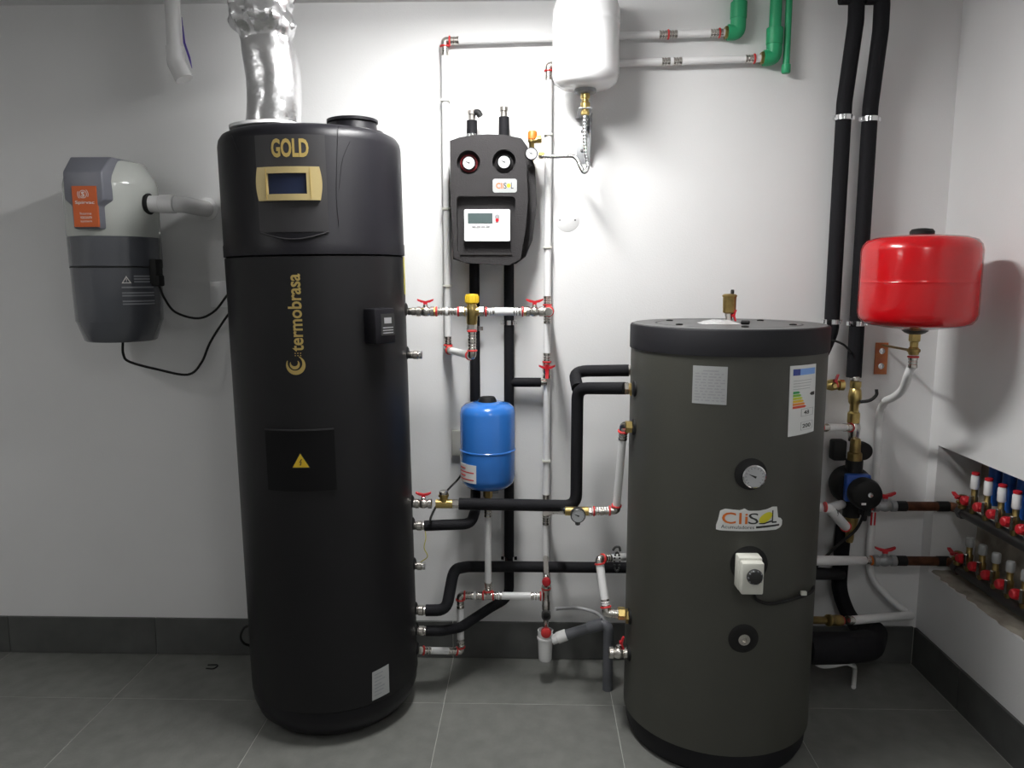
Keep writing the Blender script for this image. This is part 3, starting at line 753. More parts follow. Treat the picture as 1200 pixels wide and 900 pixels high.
# bent steel bracket
zk = P(684, 192, D).z; zk1 = P(684, 136, 2.8).z
t = thing('vessel_bracket', 'galvanised steel angle bracket behind the braided hose', 'bracket', (q.x, D, zk))
XB = P(684, 165, D).x
obj('wall_plate', MB().box((XB, D - .002, (zk + zk1 - .02) / 2), (.05, .004, zk1 - zk - .02), .001), M_zinc, t)
obj('arm', MB().box((q.x, (D + YV) / 2, zc + .002), (.045, D - YV + .03, .004), .001), M_zinc, t)
g_ = plane_map((XB + .023, D, 0), (0, -1, 0), UP)
obj('gusset', MB().poly(g_, [(0, zk), (.02, zk), (.1, zc), (0, zc)], 0, .003), M_zinc, t)
for f in (.3, .75): obj('screw', MB().lathe([(.006, 0), (.005, .004), (0, .005)], V((XB - .006, D - .004, zk + (zk1 - zk) * f)), FW, 10), M_dark, t)
# corrugated hose
a = P(632, 183, YG); zu = P(686, 203, YV).z
hp = spline([a, P(650, 183.5, YG), P(664, 183, YG), P(672, 183.5, YG - .005), P(677, 188, YG - .005), P(681, 197, YG - .005), P(685, 202, YV - .005), V((P(689, 196, YV).x, YV, P(689, 196, YV).z)), V((q.x + .004, YV, zc - .14)), V((q.x, YV, zc - .08)), V((q.x, YV, zc - .018))], 22)
mb = MB(); rr = [.0078 if (i % 4) < 2 else .0066 for i in range(len(hp))]
mb.tube(hp, rr, 12); tag(obj('corrugated_hose', mb, M_chrome, None, 80), 'corrugated steel hose looping from the brass safety valve up to the white vessel', 'hose')

# ================================================================== white pipe runs on the wall
YW = 2.848
# run A: top horizontal, elbow, long drop on the left
xa = P(523, 220, YW).x; ztA = P(521, 48, YW).z; zbA = P(529, 410, YW).z
pA = V((xa, YW, ztA)); ge = P(866, 38, YW)
t = thing('upper_white_pipe', 'white pipe along the top of the wall, dropping left of the pump station', 'pipe', (xa, YW, zbA))
dA = (ge - pA).normalized()
elbow(t, pA, dA, -UP)
pipe(t, [pA + dA * .05, ge - dA * .03])
for px in (783, 843):
    p_ = pA + dA * ((P(px, 40, YW) - pA).dot(dA)); sleeve(t, p_ - dA * .032, dA, .03); ring(t, p_, dA); sleeve(t, p_ + dA * .002, dA, .03 if px == 783 else .012)
pipe(t, [pA - UP * .05, V((xa, YW, zbA + .05))])
elb = V((xa, YW, zbA)); zv = P(553, 417, 2.60)                       # lower elbow to the mixing valve
d1 = (zv - elb).normalized()
elbow(t, elb, UP, d1, pr=(1, 1))
pipe(t, [elb + d1 * .03, zv - d1 * .02])
ring(t, zv - d1 * .022, d1)
for py in (118, 245, 335): 
    zc_ = P(523, py, YW).z; obj('pipe_clip', MB().box((xa, YW + .004, zc_), (.031, .046, .008), .002), M_offw, t)
# green riser at its end
def green(ge, label, d):
    t = thing('green_pipe', label, 'pipe', ge)
    up = V((ge.x - .004, YW, ge.z))
    obj('elbow', MB().tube([ge - V((.04, 0, 0)), up, up + UP * .055], .0265, 20, .02), M_green, t)
    obj('threaded_insert', MB().cyl(ge - V((.05, 0, 0)), ge - V((.038, 0, 0)), .022, hexa=True), M_brassd, t)
    obj('riser', MB().tube([up + UP * .05, V((up.x, YW, ZC))], .0205, 20), M_green, t)
    obj('socket', MB().cyl(up + UP * .045, up + UP * .1, .0285, 20), M_green, t)
green(ge, 'green riser pipe with elbow, left one by the ceiling', dA)
# run B: lower top pipe and the central drop
xb = P(641.5, 330, YW).x; ztB = P(643, 77, YW).z; zeB = P(640, 686, YW).z
pB = V((xb, YW, ztB)); gb = P(908, 68, YW); dB = (gb - pB).normalized()
t = thing('central_white_pipe', 'white pipe run dropping down the wall right of the pump station', 'pipe', (xb, YW, zeB))
elbow(t, pB, dB, -UP)
pipe(t, [pB + dB * .05, gb - dB * .03])
p_ = pB + dB * ((P(787, 72, YW) - pB).dot(dB)); sleeve(t, p_ - dB * .035, dB); obj('coupling', MB().cyl(p_ - dB * .006, p_ + dB * .006, RP + .001), M_pvc, t); sleeve(t, p_ + dB * .006, dB)
p_ = pB + dB * ((P(884, 69, YW) - pB).dot(dB)); sleeve(t, p_ - dB * .032, dB); ring(t, p_, dB)
green(gb, 'green riser pipe with elbow, right one by the ceiling', dB)
def zb_(py): return P(640, py, YW).z
pipe(t, [V((xb, YW, ztB - .05)), V((xb, YW, zeB + .01))])
for py in (158, 290, 540): obj('pipe_clip', MB().box((xb, YW + .004, zb_(py)), (.031, .046, .008), .002), M_offw, t)
YU = 2.60
tq = V((xb, YW, zb_(363)))
tee(t, tq, UP, -UP, FW, pr=(1, 1, 0))
tq2 = V((xb, YW, zb_(437)))
ball_valve(t, tq2 + V((0, 0, -.02)), UP, FW, .06, .016, hs=.026)
press(t, tq2 + UP * .042, UP)
obj('handle', handle_mesh(tq2 + V((0, -.02, .01)), RT, UP, .03), M_red, t)
tq3 = V((xb, YW, zb_(600))); tee(t, tq3, UP, -UP, FW, pr=(0, 0, 0)); sleeve(t, tq3 + UP * .02, UP, .05); sleeve(t, tq3 - UP * .02, -UP, .03)
# third, thin green pipe with end cap
q = P(923, 40, YW); ze_ = P(922, 80, YW).z
t = thing('thin_green_pipe', 'thin green pipe with a closed end cap beside the green risers', 'pipe', (q.x, YW, ze_))
obj('riser', MB().tube([(q.x, YW, ZC), (q.x, YW, ze_)], .0115, 16), M_green, t)
obj('end_cap', MB().lathe([(.0, -.018), (.013, -.017), (.0155, -.012), (.0155, .012), (.012, .014)], (q.x, YW, ze_), UP, 18), M_green, t)
# round inspection cover
q = P(665, 258, D)
t = thing('inspection_cover', 'round white blank cover flush on the wall', 'cover', q)
obj('disc', MB().lathe([(.043, 0), (.043, .001), (.042, .0018), (0, .002)], q, FW, 36), M_wall, t)
for s in (-1, 1): obj('screw', MB().lathe([(.003, 0), (.003, .0015), (0, .002)], q + V((s * .028, -.0018, 0)), FW, 8), M_dark, t)

# ================================================================== upper line from the heater to the mixing valve
pp = t1p(365, YU); zl = pp.z
t = thing('mixing_valve_line', 'nickel and white pipe line with yellow-capped mixing valve and red handles', 'pipe', pp)
def xu(px, Y=YU): return P(px, 363, Y).x
stub(t, pp, RT, .035, .0125)
ball_valve(t, V((xu(488), YU, zl)), RT, UP, .062, .0165, hs=.027)
nut(t, V((xu(508), YU, zl)), RT, .0165, .012, M_brass)
def L(px): return V((xu(px), YU, zl))
ring(t, L(511.5), RT); sleeve(t, L(513), RT, .028); obj('coupling', MB().cyl(L(522), L(525), RP + .002), M_pvc, t); sleeve(t, L(525), RT, .03); ring(t, L(537), RT)
pipe(t, [L(513), L(537)])
nut(t, L(538), RT, .018, .02, M_steel); stub(t, L(543), RT, .02, .014)
mx = L(553)
mv = obj('mixing_valve', MB().lathe([(.014, -.045), (.018, -.04), (.019, -.012), (.022, 0), (.019, .016), (.015, .024), (.015, .03)], mx, UP, 20).tube([mx - RT * .03, mx + RT * .03], .016), M_brass, t)
obj('yellow_cap', MB().lathe([(.019, .026), (.0225, .03), (.0225, .052), (.02, .058), (0, .06)], mx, UP, 20), M_yellow, mv)
rb_ = MB()
for k in range(14): a = 2 * PI * k / 14; rb_.box(mx + V((.0225 * math.cos(a), .0225 * math.sin(a), .042)), (.003, .003, .02))
obj('cap_ribs', rb_, M_yellow, mv)
nut(t, L(561), RT, .018, .018, M_steel); ring(t, L(569.5), RT); sleeve(t, L(571), RT, .026); pipe(t, [L(571), L(611)], RP + .001); sleeve(t, L(601.5), RT, .026); ring(t, L(612.5), RT)
nut(t, L(614), RT, .0165, .008, M_brass)
ball_valve(t, L(616), RT, UP, .06, .0165, hs=.029)
er = V((xb, YU, zl)); 
obj('elbow', MB().tube([L(633), er, er + V((0, .03, 0))], .0145, 14, .014), M_steel, t)
ring(t, er + V((0, .03, 0)), FW, .019)
pipe(t, [er + V((0, .03, 0)), V((xb, YW - .02, tq.z))])
obj('pipe_elbow_face', MB().lathe([(.014, 0), (.0125, .006), (0, .008)], er + V((0, -.012, 0)), FW, 16), M_steel, t)
# branch under the mixing valve
zd = zv.z; xm = mx.x
nut(t, V((xm, YU, zl - .062)), UP, .017, .02, M_steel)
ring(t, V((xm, YU, zl - .066)), UP); sleeve(t, V((xm, YU, zl - .068)), -UP, .032); pipe(t, [V((xm, YU, zl - .09)), V((xm, YU, zd + .03))]); sleeve(t, V((xm, YU, zd + .05)), -UP, .032); ring(t, V((xm, YU, zd + .018)), UP)
obj('elbow', MB().tube([V((xm, YU, zd + .018)), V((xm, YU, zd)), zv - d1 * .02], .0145, 14, .012), M_steel, t)
# plain plugged outlets on the heater
for py, lab in ((416, 'short nickel outlet stub below the mixing valve line'), (663, 'short nickel outlet stub with the yellow-green wire')):
    p_ = t1p(py); t = thing('outlet_stub', lab, 'pipe fitting', p_)
    stub(t, p_, RT, .045, .0125); obj('end_collar', MB().cyl(p_ + RT * .036, p_ + RT * .046, .0135), M_chrome, t)
tag(obj('earth_wire', MB().tube([t1p(616) + RT * .045 + UP * .0, P(499, 630, 2.55), P(497, 642, 2.55), P(501, 652, 2.55), t1p(663) + RT * .03 + UP * .014], .0016, 6, smooth=6), M_wire), 'thin yellow-green earth wire between two heater outlets', 'wire')

# ================================================================== black insulated drops below the station
YI = 2.835
def drop(px, pyref): return P(px, pyref, YI).x
x1_ = drop(556.5, 400); zt1 = P(556, 306, YI).z
pe = t1p(616)
t = thing('insulated_drop', 'black insulated pipe below the left dial, turning to the heater', 'pipe', pe)
ze1 = pe.z
foam(t, [V((x1_, YI, zt1)), V((x1_, YI, P(556, 560, YI).z)), P(557, 598, 2.62), P(552, 614, YP), pe + RT * .045], .0185, .04)
stub(t, pe, RT, .05, .0145); 
clamp(t, V((x1_, YI, P(556, 385, YI).z)), UP, .0185)
x2_ = drop(596.5, 450)
pe = t1p(739)
t = thing('insulated_drop', 'black insulated pipe below the right dial, sweeping down to the lowest heater outlets', 'pipe', pe)
zz = P(596, 700, YI).z
foam(t, [V((x2_, YI, zt1)), V((x2_, YI, zz)), P(575, 712, 2.77), P(540, 735, 2.65), V((pe.x + .1, YP, pe.z)), pe + RT * .045], .0185, .06)
stub(t, pe, RT, .05, .0145)
for py in (378, 654): clamp(t, V((x2_, YI, P(596, py, YI).z)), UP, .0185)
zt_ = P(612, 448, YI).z
obj('branch', MB().tube([V((x2_, YI, zt_)), V((xb - .022, YI, zt_))], .0175, 18), M_foam, t)
obj('branch_nipple', MB().cyl(V((xb - .024, YI, zt_)), V((xb, YI + .004, zt_)), .012), M_steel, t)
# insulated pipe low along the wall to the olive tank
pe = t1p(715); YL = 2.79
q1 = P(528, 716, YP); q2 = P(535, 668, 2.7); q3 = P(560, 664, YL); q4 = P(760, 665, YL)
t = thing('low_insulated_pipe', 'black insulated pipe stepping up and running low along the wall', 'pipe', pe)
foam(t, [pe + RT * .045, P(523, 715, YP), P(532, 667, 2.62), P(548, 664, 2.7), P(600, 664, YL), V((q4.x, YL, P(600, 664, YL).z))], .0205, .04)
stub(t, pe, RT, .05, .0155)

# ================================================================== olive tank
T2 = Cyl(.613, 2.43, .298)
ZT2 = 1.305
t = thing('storage_tank', 'olive-grey cylindrical hot water storage tank with dark lid', 'tank', (T2.x, T2.y, 0)); tank = t
zl0 = T2.hit(850, 418)[1]
ZT2 = zl0 + .075
obj('base', MB().lathe([(.0, .001), (.262, .001), (.276, .006), (.288, .03), (.292, .082), (0, .085)], (T2.x, T2.y, 0), seg=72), M_lid, t)
obj('body', MB().lathe([(.28, .08), (.298, .084), (.298, zl0), (0, zl0)], (T2.x, T2.y, 0), seg=96), M_olive, t)
obj('lid', MB().lathe([(.29, zl0 - .001), (.302, zl0), (.302, ZT2 - .006), (.299, ZT2 - .001), (.294, ZT2), (0, ZT2)], (T2.x, T2.y, 0), seg=96), M_lid, t)
obj('lid_top', MB().lathe([(.293, ZT2 - .001), (.292, ZT2 + .0015), (.225, ZT2 + .0015), (.224, ZT2 - .002), (.219, ZT2 - .002), (.218, ZT2 + .0015), (0, ZT2 + .0015)], (T2.x, T2.y, 0), seg=72), M_lidtop, t)
for dx, dy in ((-.16, .12), (.14, .13), (.0, -.2), (-.17, -.1), (.17, -.1)): obj('lid_screw', MB().lathe([(.011, 0), (.011, .004), (0, .006)], (T2.x + dx, T2.y + dy, ZT2 + .001), UP, 12), M_rub, t)
def h2(px, py): return T2.hit(px, py)
# information label
a, b = h2(811, 472), h2(853, 430)
il = obj('information_label', MB().rect(T2, a[0], a[1], b[0], b[1], -.0003, .001, 8), M_silver, t, label='square pale grey information label')
lp = MB(); hh = b[1] - a[1]; ww = b[0] - a[0]
for k in range(11):
    z = a[1] + hh * (.08 + k * .078)
    if k == 10: lp.rect(T2, a[0] + ww * .3, z, b[0] - ww * .25, z + .004, .0006, .0014, 4); continue
    u = a[0] + ww * .07
    while u < b[0] - ww * .12:
        l_ = .006 + .016 * random.random(); lp.rect(T2, u, z, min(u + l_, b[0] - ww * .06), z + .0035, .0006, .0014); u += l_ + .005
obj('label_print', lp, M_grey, il)
# energy label: tall card, slightly skewed
A, B, C_, D_ = h2(923, 512), h2(953, 505), h2(956, 426), h2(926, 429)
def en(f, g): return tuple(V(A).lerp(V(B), f).lerp(V(D_).lerp(V(C_), f), g))
def quad(f0, g0, f1, g1): return [en(f0, g0), en(f1, g0), en(f1, g1), en(f0, g1)]
def strip(mb, f0, g0, f1, g1, w0, w1, n=5):
    for k in range(n): mb.poly(T2, quad(f0 + (f1 - f0) * k / n, g0, f0 + (f1 - f0) * (k + 1) / n, g1), w0, w1)
    return mb
e_ = obj('energy_label', strip(MB(), 0, 0, 1, 1, -.0003, .001, 8), M_paper, t, 60, 'tall white energy rating label with coloured bars')
obj('blue_band', strip(MB(), .1, .86, .94, .95, .0006, .0016), mat('label_blue', (.18, .35, .75), .5), e_)
obj('flag', strip(MB(), .1, .86, .34, .95, .0008, .0018, 2), mat('flag_blue', (.02, .04, .25), .5), e_)
for k, c in enumerate(((.02, .3, .08), (.2, .45, .04), (.55, .6, .03), (.75, .5, .02), (.75, .25, .03), (.65, .07, .03))):
    g0 = .60 - k * .042; f1 = .3 + k * .05
    mb = strip(MB(), .12, g0, f1, g0 + .034, .0006, .0016, 3); mb.poly(T2, [en(f1, g0), en(f1 + .06, g0 + .017), en(f1, g0 + .034)], .0006, .0016)
    obj('rating_arrow', mb, mat('rating_%d' % k, c, .5), e_)
obj('class_arrow', MB().poly(T2, [en(.74, .575), en(.82, .6), en(.95, .6), en(.95, .55), en(.82, .55)], .0006, .0016), M_ink, e_)
fr = MB()
for (g0, g1) in ((.26, .37), (.06, .18)):
    for (f0, h0, f1, h1) in ((.42, g0, .92, g0 + .006), (.42, g1 - .006, .92, g1), (.42, g0, .44, g1), (.9, g0, .92, g1)): strip(fr, f0, h0, f1, h1, .0006, .0014, 2)
for g0 in (.78, .74, .7, .66): strip(fr, .12, g0, .86 - (g0 * 7 % .3), g0 + .008, .0006, .0014, 3)
obj('label_print', fr, M_silver, e_)
def SE(f, g, w_): u, v = en(f, g); return T2(u, v, w_)
flat('label_figures', MB().text(SE, '48', .52, .285, .74, .345, .0016, bold=.02).text(SE, '200', .48, .09, .82, .15, .0016, bold=.02), M_ink, e_)
# thermometer
cu, cv = h2(882, 557); n_ = T2.norm(cu)
obj('thermometer_well', MB().lathe([(.04, -.004), (.046, .0), (.046, .002), (.036, .003)], T2(cu - .006, cv + .004, 0), n_, 32), M_rub, t)
gauge(t, T2(cu, cv, .0), n_, .0335, 'thermometer', .016)
# brand sticker
A = h2(839, 620); B = h2(917, 594); uw = B[0] - A[0]; vh = B[1] - A[1]
ou = [(0, .02), (.05, -.02), (.9, .02), (.99, .12), (1.0, .42), (.93, .5), (.91, .98), (.83, 1), (.78, .88), (.5, .9), (.45, .97), (.34, .9), (.1, .95), (.03, .8), (.04, .4)]
S2 = lambda f, g, w_: T2(A[0] + f * uw, A[1] + g * vh, w_)
bs = cols(S2, [(0, .0), (.05, -.03), (.9, .0), (.97, .08), (1, .2)], [(0, .2), (.035, .55), (.05, .86), (.12, .96), (.33, .92), (.4, 1), (.46, .9), (.62, .9), (.74, .96), (.83, 1.06), (.91, 1.04), (.925, .55), (.98, .5), (1, .4)], -.0003, .0012)
stk = flat('brand_sticker', bs, M_paper, t, 'white shaped sticker with orange and black lettering')
flat('orange_lettering', MB().text(S2, 'Cli', .08, .3, .45, .82, .0024, bold=.012, sp=1.12), M_orange, stk)
flat('black_lettering', MB().text(S2, 'S', .46, .3, .61, .8, .0024).text(S2, 'L', .82, .32, .9, .9, .0024), M_ink, stk)
sun = [(.63 + .19 * (.5 + .5 * math.cos(a_)), .55 + .27 * math.sin(a_)) for a_ in [math.radians(12 + k * 15) for k in range(13)]]
sun2 = [(.722 + .098 * math.cos(math.radians(k * 15)) + .03 * math.sin(math.radians(k * 15)), .58 + .24 * math.sin(math.radians(k * 15)) + .06 * math.cos(math.radians(k * 15))) for k in range(24)]
flat('yellow_sun', MB().poly(S2, sun2, .0006, .0024), mat('lemon_print', (.6, .55, .02), .5), stk)
flat('sun_swoosh', cols(S2, [(.62, .3), (.7, .29), (.82, .38)], [(.62, .34), (.7, .35), (.82, .44)], .0015, .0026, 8), M_ink, stk)
flat('small_lettering', MB().text(S2, 'Acumuladores', .07, .08, .55, .24, .0024), M_ink, stk)
flat('underline', cols(S2, [(.58, .1), (.95, .17)], [(.58, .2), (.95, .25)], .0008, .0018, 12), M_ink, stk)
# thermostat box with dial
cu, cv = h2(874, 668); n_ = T2.norm(cu); ux = V((-n_.y, n_.x, 0))
obj('thermostat_rosette', MB().lathe([(.052, -.01), (.054, .001), (.04, .003)], T2(cu + .008, cv + .018, 0), n_, 32), M_rub, t)
rm = Matrix((ux, -n_, UP)).transposed()
tb = obj('thermostat_box', MB().box(T2(cu, cv + .004, .022), (.066, .044, .098), .005, rm).box(T2(cu, cv, .054), (.062, .03, .092), .005, rm), M_offw, t, label='cream thermostat box')
kc = T2(cu, cv, 0) + n_ * .069 + ux * .004 + UP * .008
obj('thermostat_knob', MB().lathe([(.022, 0), (.0225, .004), (.019, .012), (.012, .014), (0, .014)], kc, n_, 28), M_ink, tb)
kt = MB(); u3, w3, _ = basis(n_)
for k in range(10): a_ = 2 * PI * k / 10; kt.cyl(kc + (u3 * math.cos(a_) + w3 * math.sin(a_)) * .019 + n_ * .006, kc + (u3 * math.cos(a_) + w3 * math.sin(a_)) * .019 + n_ * .0125, .0022, 8)
obj('knob_grip', kt, M_pale, tb)
# capped sleeve low on the body
cu, cv = h2(871, 748); n_ = T2.norm(cu)
obj('sensor_rosette', MB().lathe([(.042, -.004), (.044, .001), (.034, .004), (.02, .002), (0, .002)], T2(cu, cv, 0), n_, 32), M_rub, t)
obj('sensor_plug', MB().lathe([(.014, 0), (.017, .004), (.017, .009), (.007, .01), (.006, .004), (0, .004)], T2(cu, cv, .002), n_, 16), M_steel, t)
# thermostat cable, held by a clip
cl = [T2(*h2(880, 688), .03), T2(*h2(884, 700), .012), T2(*h2(900, 706), .008), T2(*h2(925, 701), .008), T2(*h2(948, 691), .01), V((T2.x + .312, 2.45, P(962, 672, 2.45).z)), P(968, 652, 2.56), P(985, 636, 2.66), P(1002, 622, 2.68), P(1010, 608, 2.66), P(1013, 597, 2.645)]
tag(obj('thermostat_cable', MB().tube(cl, .0052, 8, smooth=8), M_rub), 'black cable from the cream thermostat box round the olive tank to the pump', 'cable')
cu, cv = h2(936, 693); tie = thing('cable_clip', 'small white clip holding the black cable on the olive tank', 'clip', T2(cu, cv, 0))
obj('clip_body', MB().box(T2(cu, cv, .016), (.018, .012, .013), .003), M_offw, tie); obj('clip_tail', MB().box(T2(cu + .014, cv - .008, .012), (.006, .01, .008), .002), M_offw, tie)
# ports
def t2l(py, Y=2.38): return V((T2.x - math.sqrt(T2.r ** 2 - (Y - T2.y) ** 2), Y, P(737, py, Y).z))
def t2r(py, Y=2.43): return V((T2.x + math.sqrt(T2.r ** 2 - (Y - T2.y) ** 2), Y, P(962, py, Y).z))
for py in (455, 500, 722, 765): port_ring(t, t2l(py), -RT, .024)
for py in (451, 501, 657, 727, 760): port_ring(t, t2r(py), RT, .024)
# automatic air vent on the lid
q = P(854, 378, 2.47); q.z = ZT2 + .002
t = thing('air_vent', 'brass automatic air vent with small red handle on the olive tank lid', 'valve', q)
stub(t, q, UP, .05, .011, M_steel)
zA_ = P(854, 366, 2.47).z; zB_ = P(854, 346, 2.47).z
obj('vent_body', MB().lathe([(.012, zA_ - q.z - .004), (.02, zA_ - q.z), (.021, zB_ - q.z - .006), (.023, zB_ - q.z - .004), (.023, zB_ - q.z), (.018, zB_ - q.z + .004), (0, zB_ - q.z + .005)], q, UP, 24), M_brassd, t)
obj('vent_cap', MB().cyl(V((q.x + .008, q.y, zB_ + .004)), V((q.x + .008, q.y, zB_ + .018)), .0055), M_ink, t)
obj('handle', handle_mesh(q + V((.006, -.014, .022)), UP, RT, .018), M_red, t)
# crumpled film and marker lying on the lid
fm = MB(); nu, nv = 26, 12
for i in range(nu + 1):
    for j in range(nv + 1):
        u = i / nu; v = j / nv; e2 = math.sin(PI * u) * math.sin(PI * v)
        z = ZT2 + .002 + e2 ** .6 * (.006 + .009 * (noise.noise(V((u * 6, v * 5, .3))) + .4))
        fm.v.append(V((P(820, 384, 2.4).x + (P(866, 384, 2.4).x - P(820, 384, 2.4).x) * u, 2.36 + .1 * v + .01 * noise.noise(V((u * 5, 1, 1))), z)))
for i in range(nu):
    for j in range(nv): k = i * (nv + 1) + j; fm.f.append((k, k + nv + 1, k + nv + 2, k + 1))
tag(obj('crumpled_film', fm, M_film, None, 30), 'crumpled clear film lying on the olive tank lid', 'film')
a_ = P(866, 386, 2.38); b_ = P(877, 388, 2.36)
tag(obj('marker_cap', MB().cyl(V((a_.x, 2.36, ZT2 + .008)), V((b_.x, 2.35, ZT2 + .008)), .006, 12), M_rub), 'small black stick lying on the olive tank lid', 'stick')

# ================================================================== insulated loop from heater to olive tank
pe = t1p(590)
t = thing('insulated_loop', 'black insulated pipe loop from the heater valve up to the olive tank', 'pipe', pe)
zl = pe.z
stub(t, pe, RT, .02, .013); ball_valve(t, pe + RT * .014, RT, UP, .058, .0165, hs=.026)
def LL(px): return V((P(px, 590, YP).x, YP, zl))
b0 = LL(520)
tf = obj('brass_tee', MB().tube([LL(511), LL(530)], .016).lathe([(.014, 0), (.014, .022), (.018, .026), (.018, .034)], b0, UP), M_brass, t)
obj('test_cap', MB().lathe([(.016, .034), (.016, .044), (.012, .047), (0, .047)], b0, UP), M_steel, tf)
nut(t, LL(530), RT, .0165, .03, M_steel)
YV2 = 2.555
v0_ = P(675, 590, YV2); xv = P(676, 520, YV2).x
zA2 = P(690, 455, YV2).z
zB2 = P(690, 435, 2.65).z
pl_ = t2l(455)
pe_ = V((pl_.x - .02, 2.45, P(730, 455, 2.45).z))
foam(t, [LL(538), V((xv, YV2, zl)), V((xv, YV2, zA2)), pe_], .0205, .042)
foam(t, [V((xv, YV2 - .0, zA2)), V((xv - .008, 2.65, zB2)), V((P(737, 434, 2.62).x, 2.62, P(737, 434, 2.62).z))], .0205, .04)
nut(t, pe_ - RT * .004, RT, .021, .016, M_steel); nut(t, pe_ + V((.012, -.02, 0)), RT, .023, .022, M_brass)
obj('steel_collar', MB().cyl(P(734, 434, 2.62), P(739, 434, 2.62), .018), M_steel, t)
# pressure gauge line to the tank
t = thing('gauge_line', 'nickel and white pipe with pressure gauge rising beside the olive tank', 'pipe', P(720, 600, 2.45))
g0 = tq3 + FW * .02; YG2 = 2.47
g1_ = P(690, 600, YG2); g2_ = P(722, 598, YG2); pt = t2l(500)
obj('angle_feed', MB().tube([g0, P(650, 598.5, 2.74), P(664, 599, YG2), g1_], .0125, 14, .02), M_steel, t)
rv = obj('regulator', MB().cyl(P(662, 599, YG2), P(690, 599, YG2), .015), M_brass, t)
gp = P(677, 602, YG2 - .045); gauge(t, gp, FW, .0245, dep=.022, rim=M_dark)
obj('gauge_stem', MB().cyl(gp, gp + V((0, .045, .004)), .007).cyl(gp + V((0, -.006, -.036)), gp + V((0, -.006, -.02)), .008, hexa=True), M_dark, t)
nut(t, P(689, 599, YG2), RT, .016, .014, M_steel); dG = (g2_ - g1_).normalized()
ring(t, P(696, 599, YG2), RT); sleeve(t, P(697, 599, YG2), RT, .026); sleeve(t, P(706, 598.6, YG2), RT, .026); ring(t, P(714.5, 598.3, YG2), RT)
pipe(t, [P(694, 599, YG2), g2_ + V((-.01, 0, 0))])
top = V((P(731, 502, 2.4).x, 2.4, pt.z)); up_ = (top - g2_).normalized()
obj('elbow', MB().tube([g2_ - RT * .018, g2_, g2_ + up_ * .018], .0142, 14, .014), M_steel, t); ring(t, g2_ + up_ * .018, up_)
pipe(t, [g2_ + up_ * .018, top - up_ * .02], RP); ring(t, top - up_ * .02, up_, .0185); sleeve(t, top - up_ * .024, -up_, .026)
obj('elbow', MB().tube([top - up_ * .02, top, V((pt.x - .01, pt.y, pt.z))], .014, 14, .014), M_steel, t)
nut(t, pt - RT * .026, RT, .02, .03, M_brass)
# lower run left of the tank
Y7 = 2.45
t = thing('tank_drain_run', 'short white pipe run dropping to the brass outlet of the olive tank', 'pipe', P(710, 722, Y7))
c1 = P(702, 655, Y7); pt = t2l(722); c2 = V((P(711, 722, 2.4).x, 2.4, pt.z)); dn = (c2 - c1).normalized(); rt = (P(735, 652, 2.52) - c1).normalized()
elbow(t, c1, rt, dn, .016, pr=(1, 0)); ring(t, c1 + dn * .016, dn)
pipe(t, [c1 + rt * .02, P(742, 652, 2.54)]); pipe(t, [c1 + dn * .016, c2 - dn * .02], RP + .001); sleeve(t, c2 - dn * .022, -dn, .024); ring(t, c2 - dn * .02, dn, .0185)
obj('elbow', MB().tube([c2 - dn * .02, c2, c2 + RT * .03], .0145, 14, .014), M_steel, t); sleeve(t, c2 + RT * .012, RT, .026, .0155)
nut(t, c2 + RT * .036, RT, .021, .024, M_brass); nut(t, pt - RT * .012, RT, .024, .016, M_brassd)
q = P(723, 652, 2.44)
ch = thing('chain_strap', 'dark beaded metal strap hooked over the white pipe', 'strap', P(723, 676, 2.44))
cm = MB()
for k in range(16):
    a_ = 2 * PI * k / 16; cm.lathe([(0, -.004), (.0035, -.002), (.0035, .002), (0, .004)], q + V((.009 * math.cos(a_), -.006, .032 * math.sin(a_) - .016)), UP, 8)
obj('beads', cm, M_dark, ch); obj('hook', MB().tube([q + V((-.014, -.004, .022)), q + V((-.006, -.006, .034)), q + V((.006, -.006, .034)), q + V((.01, -.004, .02))], .004, 8, smooth=6), M_dark, ch)
# drain valve
pt = t2l(765)
t = thing('drain_valve', 'nickel drain valve with upright red handle low on the olive tank', 'valve', pt)
b_ = ball_valve(t, pt - RT * .064, RT, UP, .064, .018, handle=False)
obj('handle', handle_mesh(pt - RT * .03 + V((0, -.002, .036)), UP, RT, .02), M_red, b_)

# ================================================================== blue vessel and its feed
YB2 = 2.69
q = P(571.5, 520, YB2); zb = P(572, 573, YB2).z; zt_ = P(572, 470, YB2).z; RB = .0985
t = thing('blue_expansion_vessel', 'small blue cylindrical expansion vessel with black cap', 'expansion vessel', (q.x, YB2, zb))
O = V((q.x, YB2, 0)); zm = P(572, 526, YB2).z
obj('body', MB().lathe([(0, zb), (.04, zb + .002), (.075, zb + .012), (.092, zb + .028), (RB, zb + .05), (RB, zm - .012), (RB, zm - .004), (RB + .002, zm - .002), (RB + .002, zm + .002), (RB, zm + .004), (RB, zm + .012), (RB, zt_ - .042), (.094, zt_ - .022), (.08, zt_ - .01), (.05, zt_ - .002), (0, zt_)], O, seg=56), M_blue, t)
obj('cap', MB().lathe([(.034, zt_ - .006), (.032, zt_ + .004), (.026, zt_ + .015), (0, zt_ + .016)], O, seg=28), M_rub, t)
BC = Cyl(q.x, YB2, RB); a = BC.hit(540.5, 562); b = BC.hit(558, 546)
lb = obj('label', MB().rect(BC, a[0], a[1], b[0], b[1], -.0005, .001, 6), M_paper, t, label='white label')
lp = MB()
for k in range(4): lp.rect(BC, a[0] + .004, a[1] + (b[1] - a[1]) * (.14 + .2 * k), a[0] + (b[0] - a[0]) * (.45 if k % 2 else .9), a[1] + (b[1] - a[1]) * (.2 + .2 * k), .0008, .0015, 4)
obj('label_print', lp, M_ring, lb)
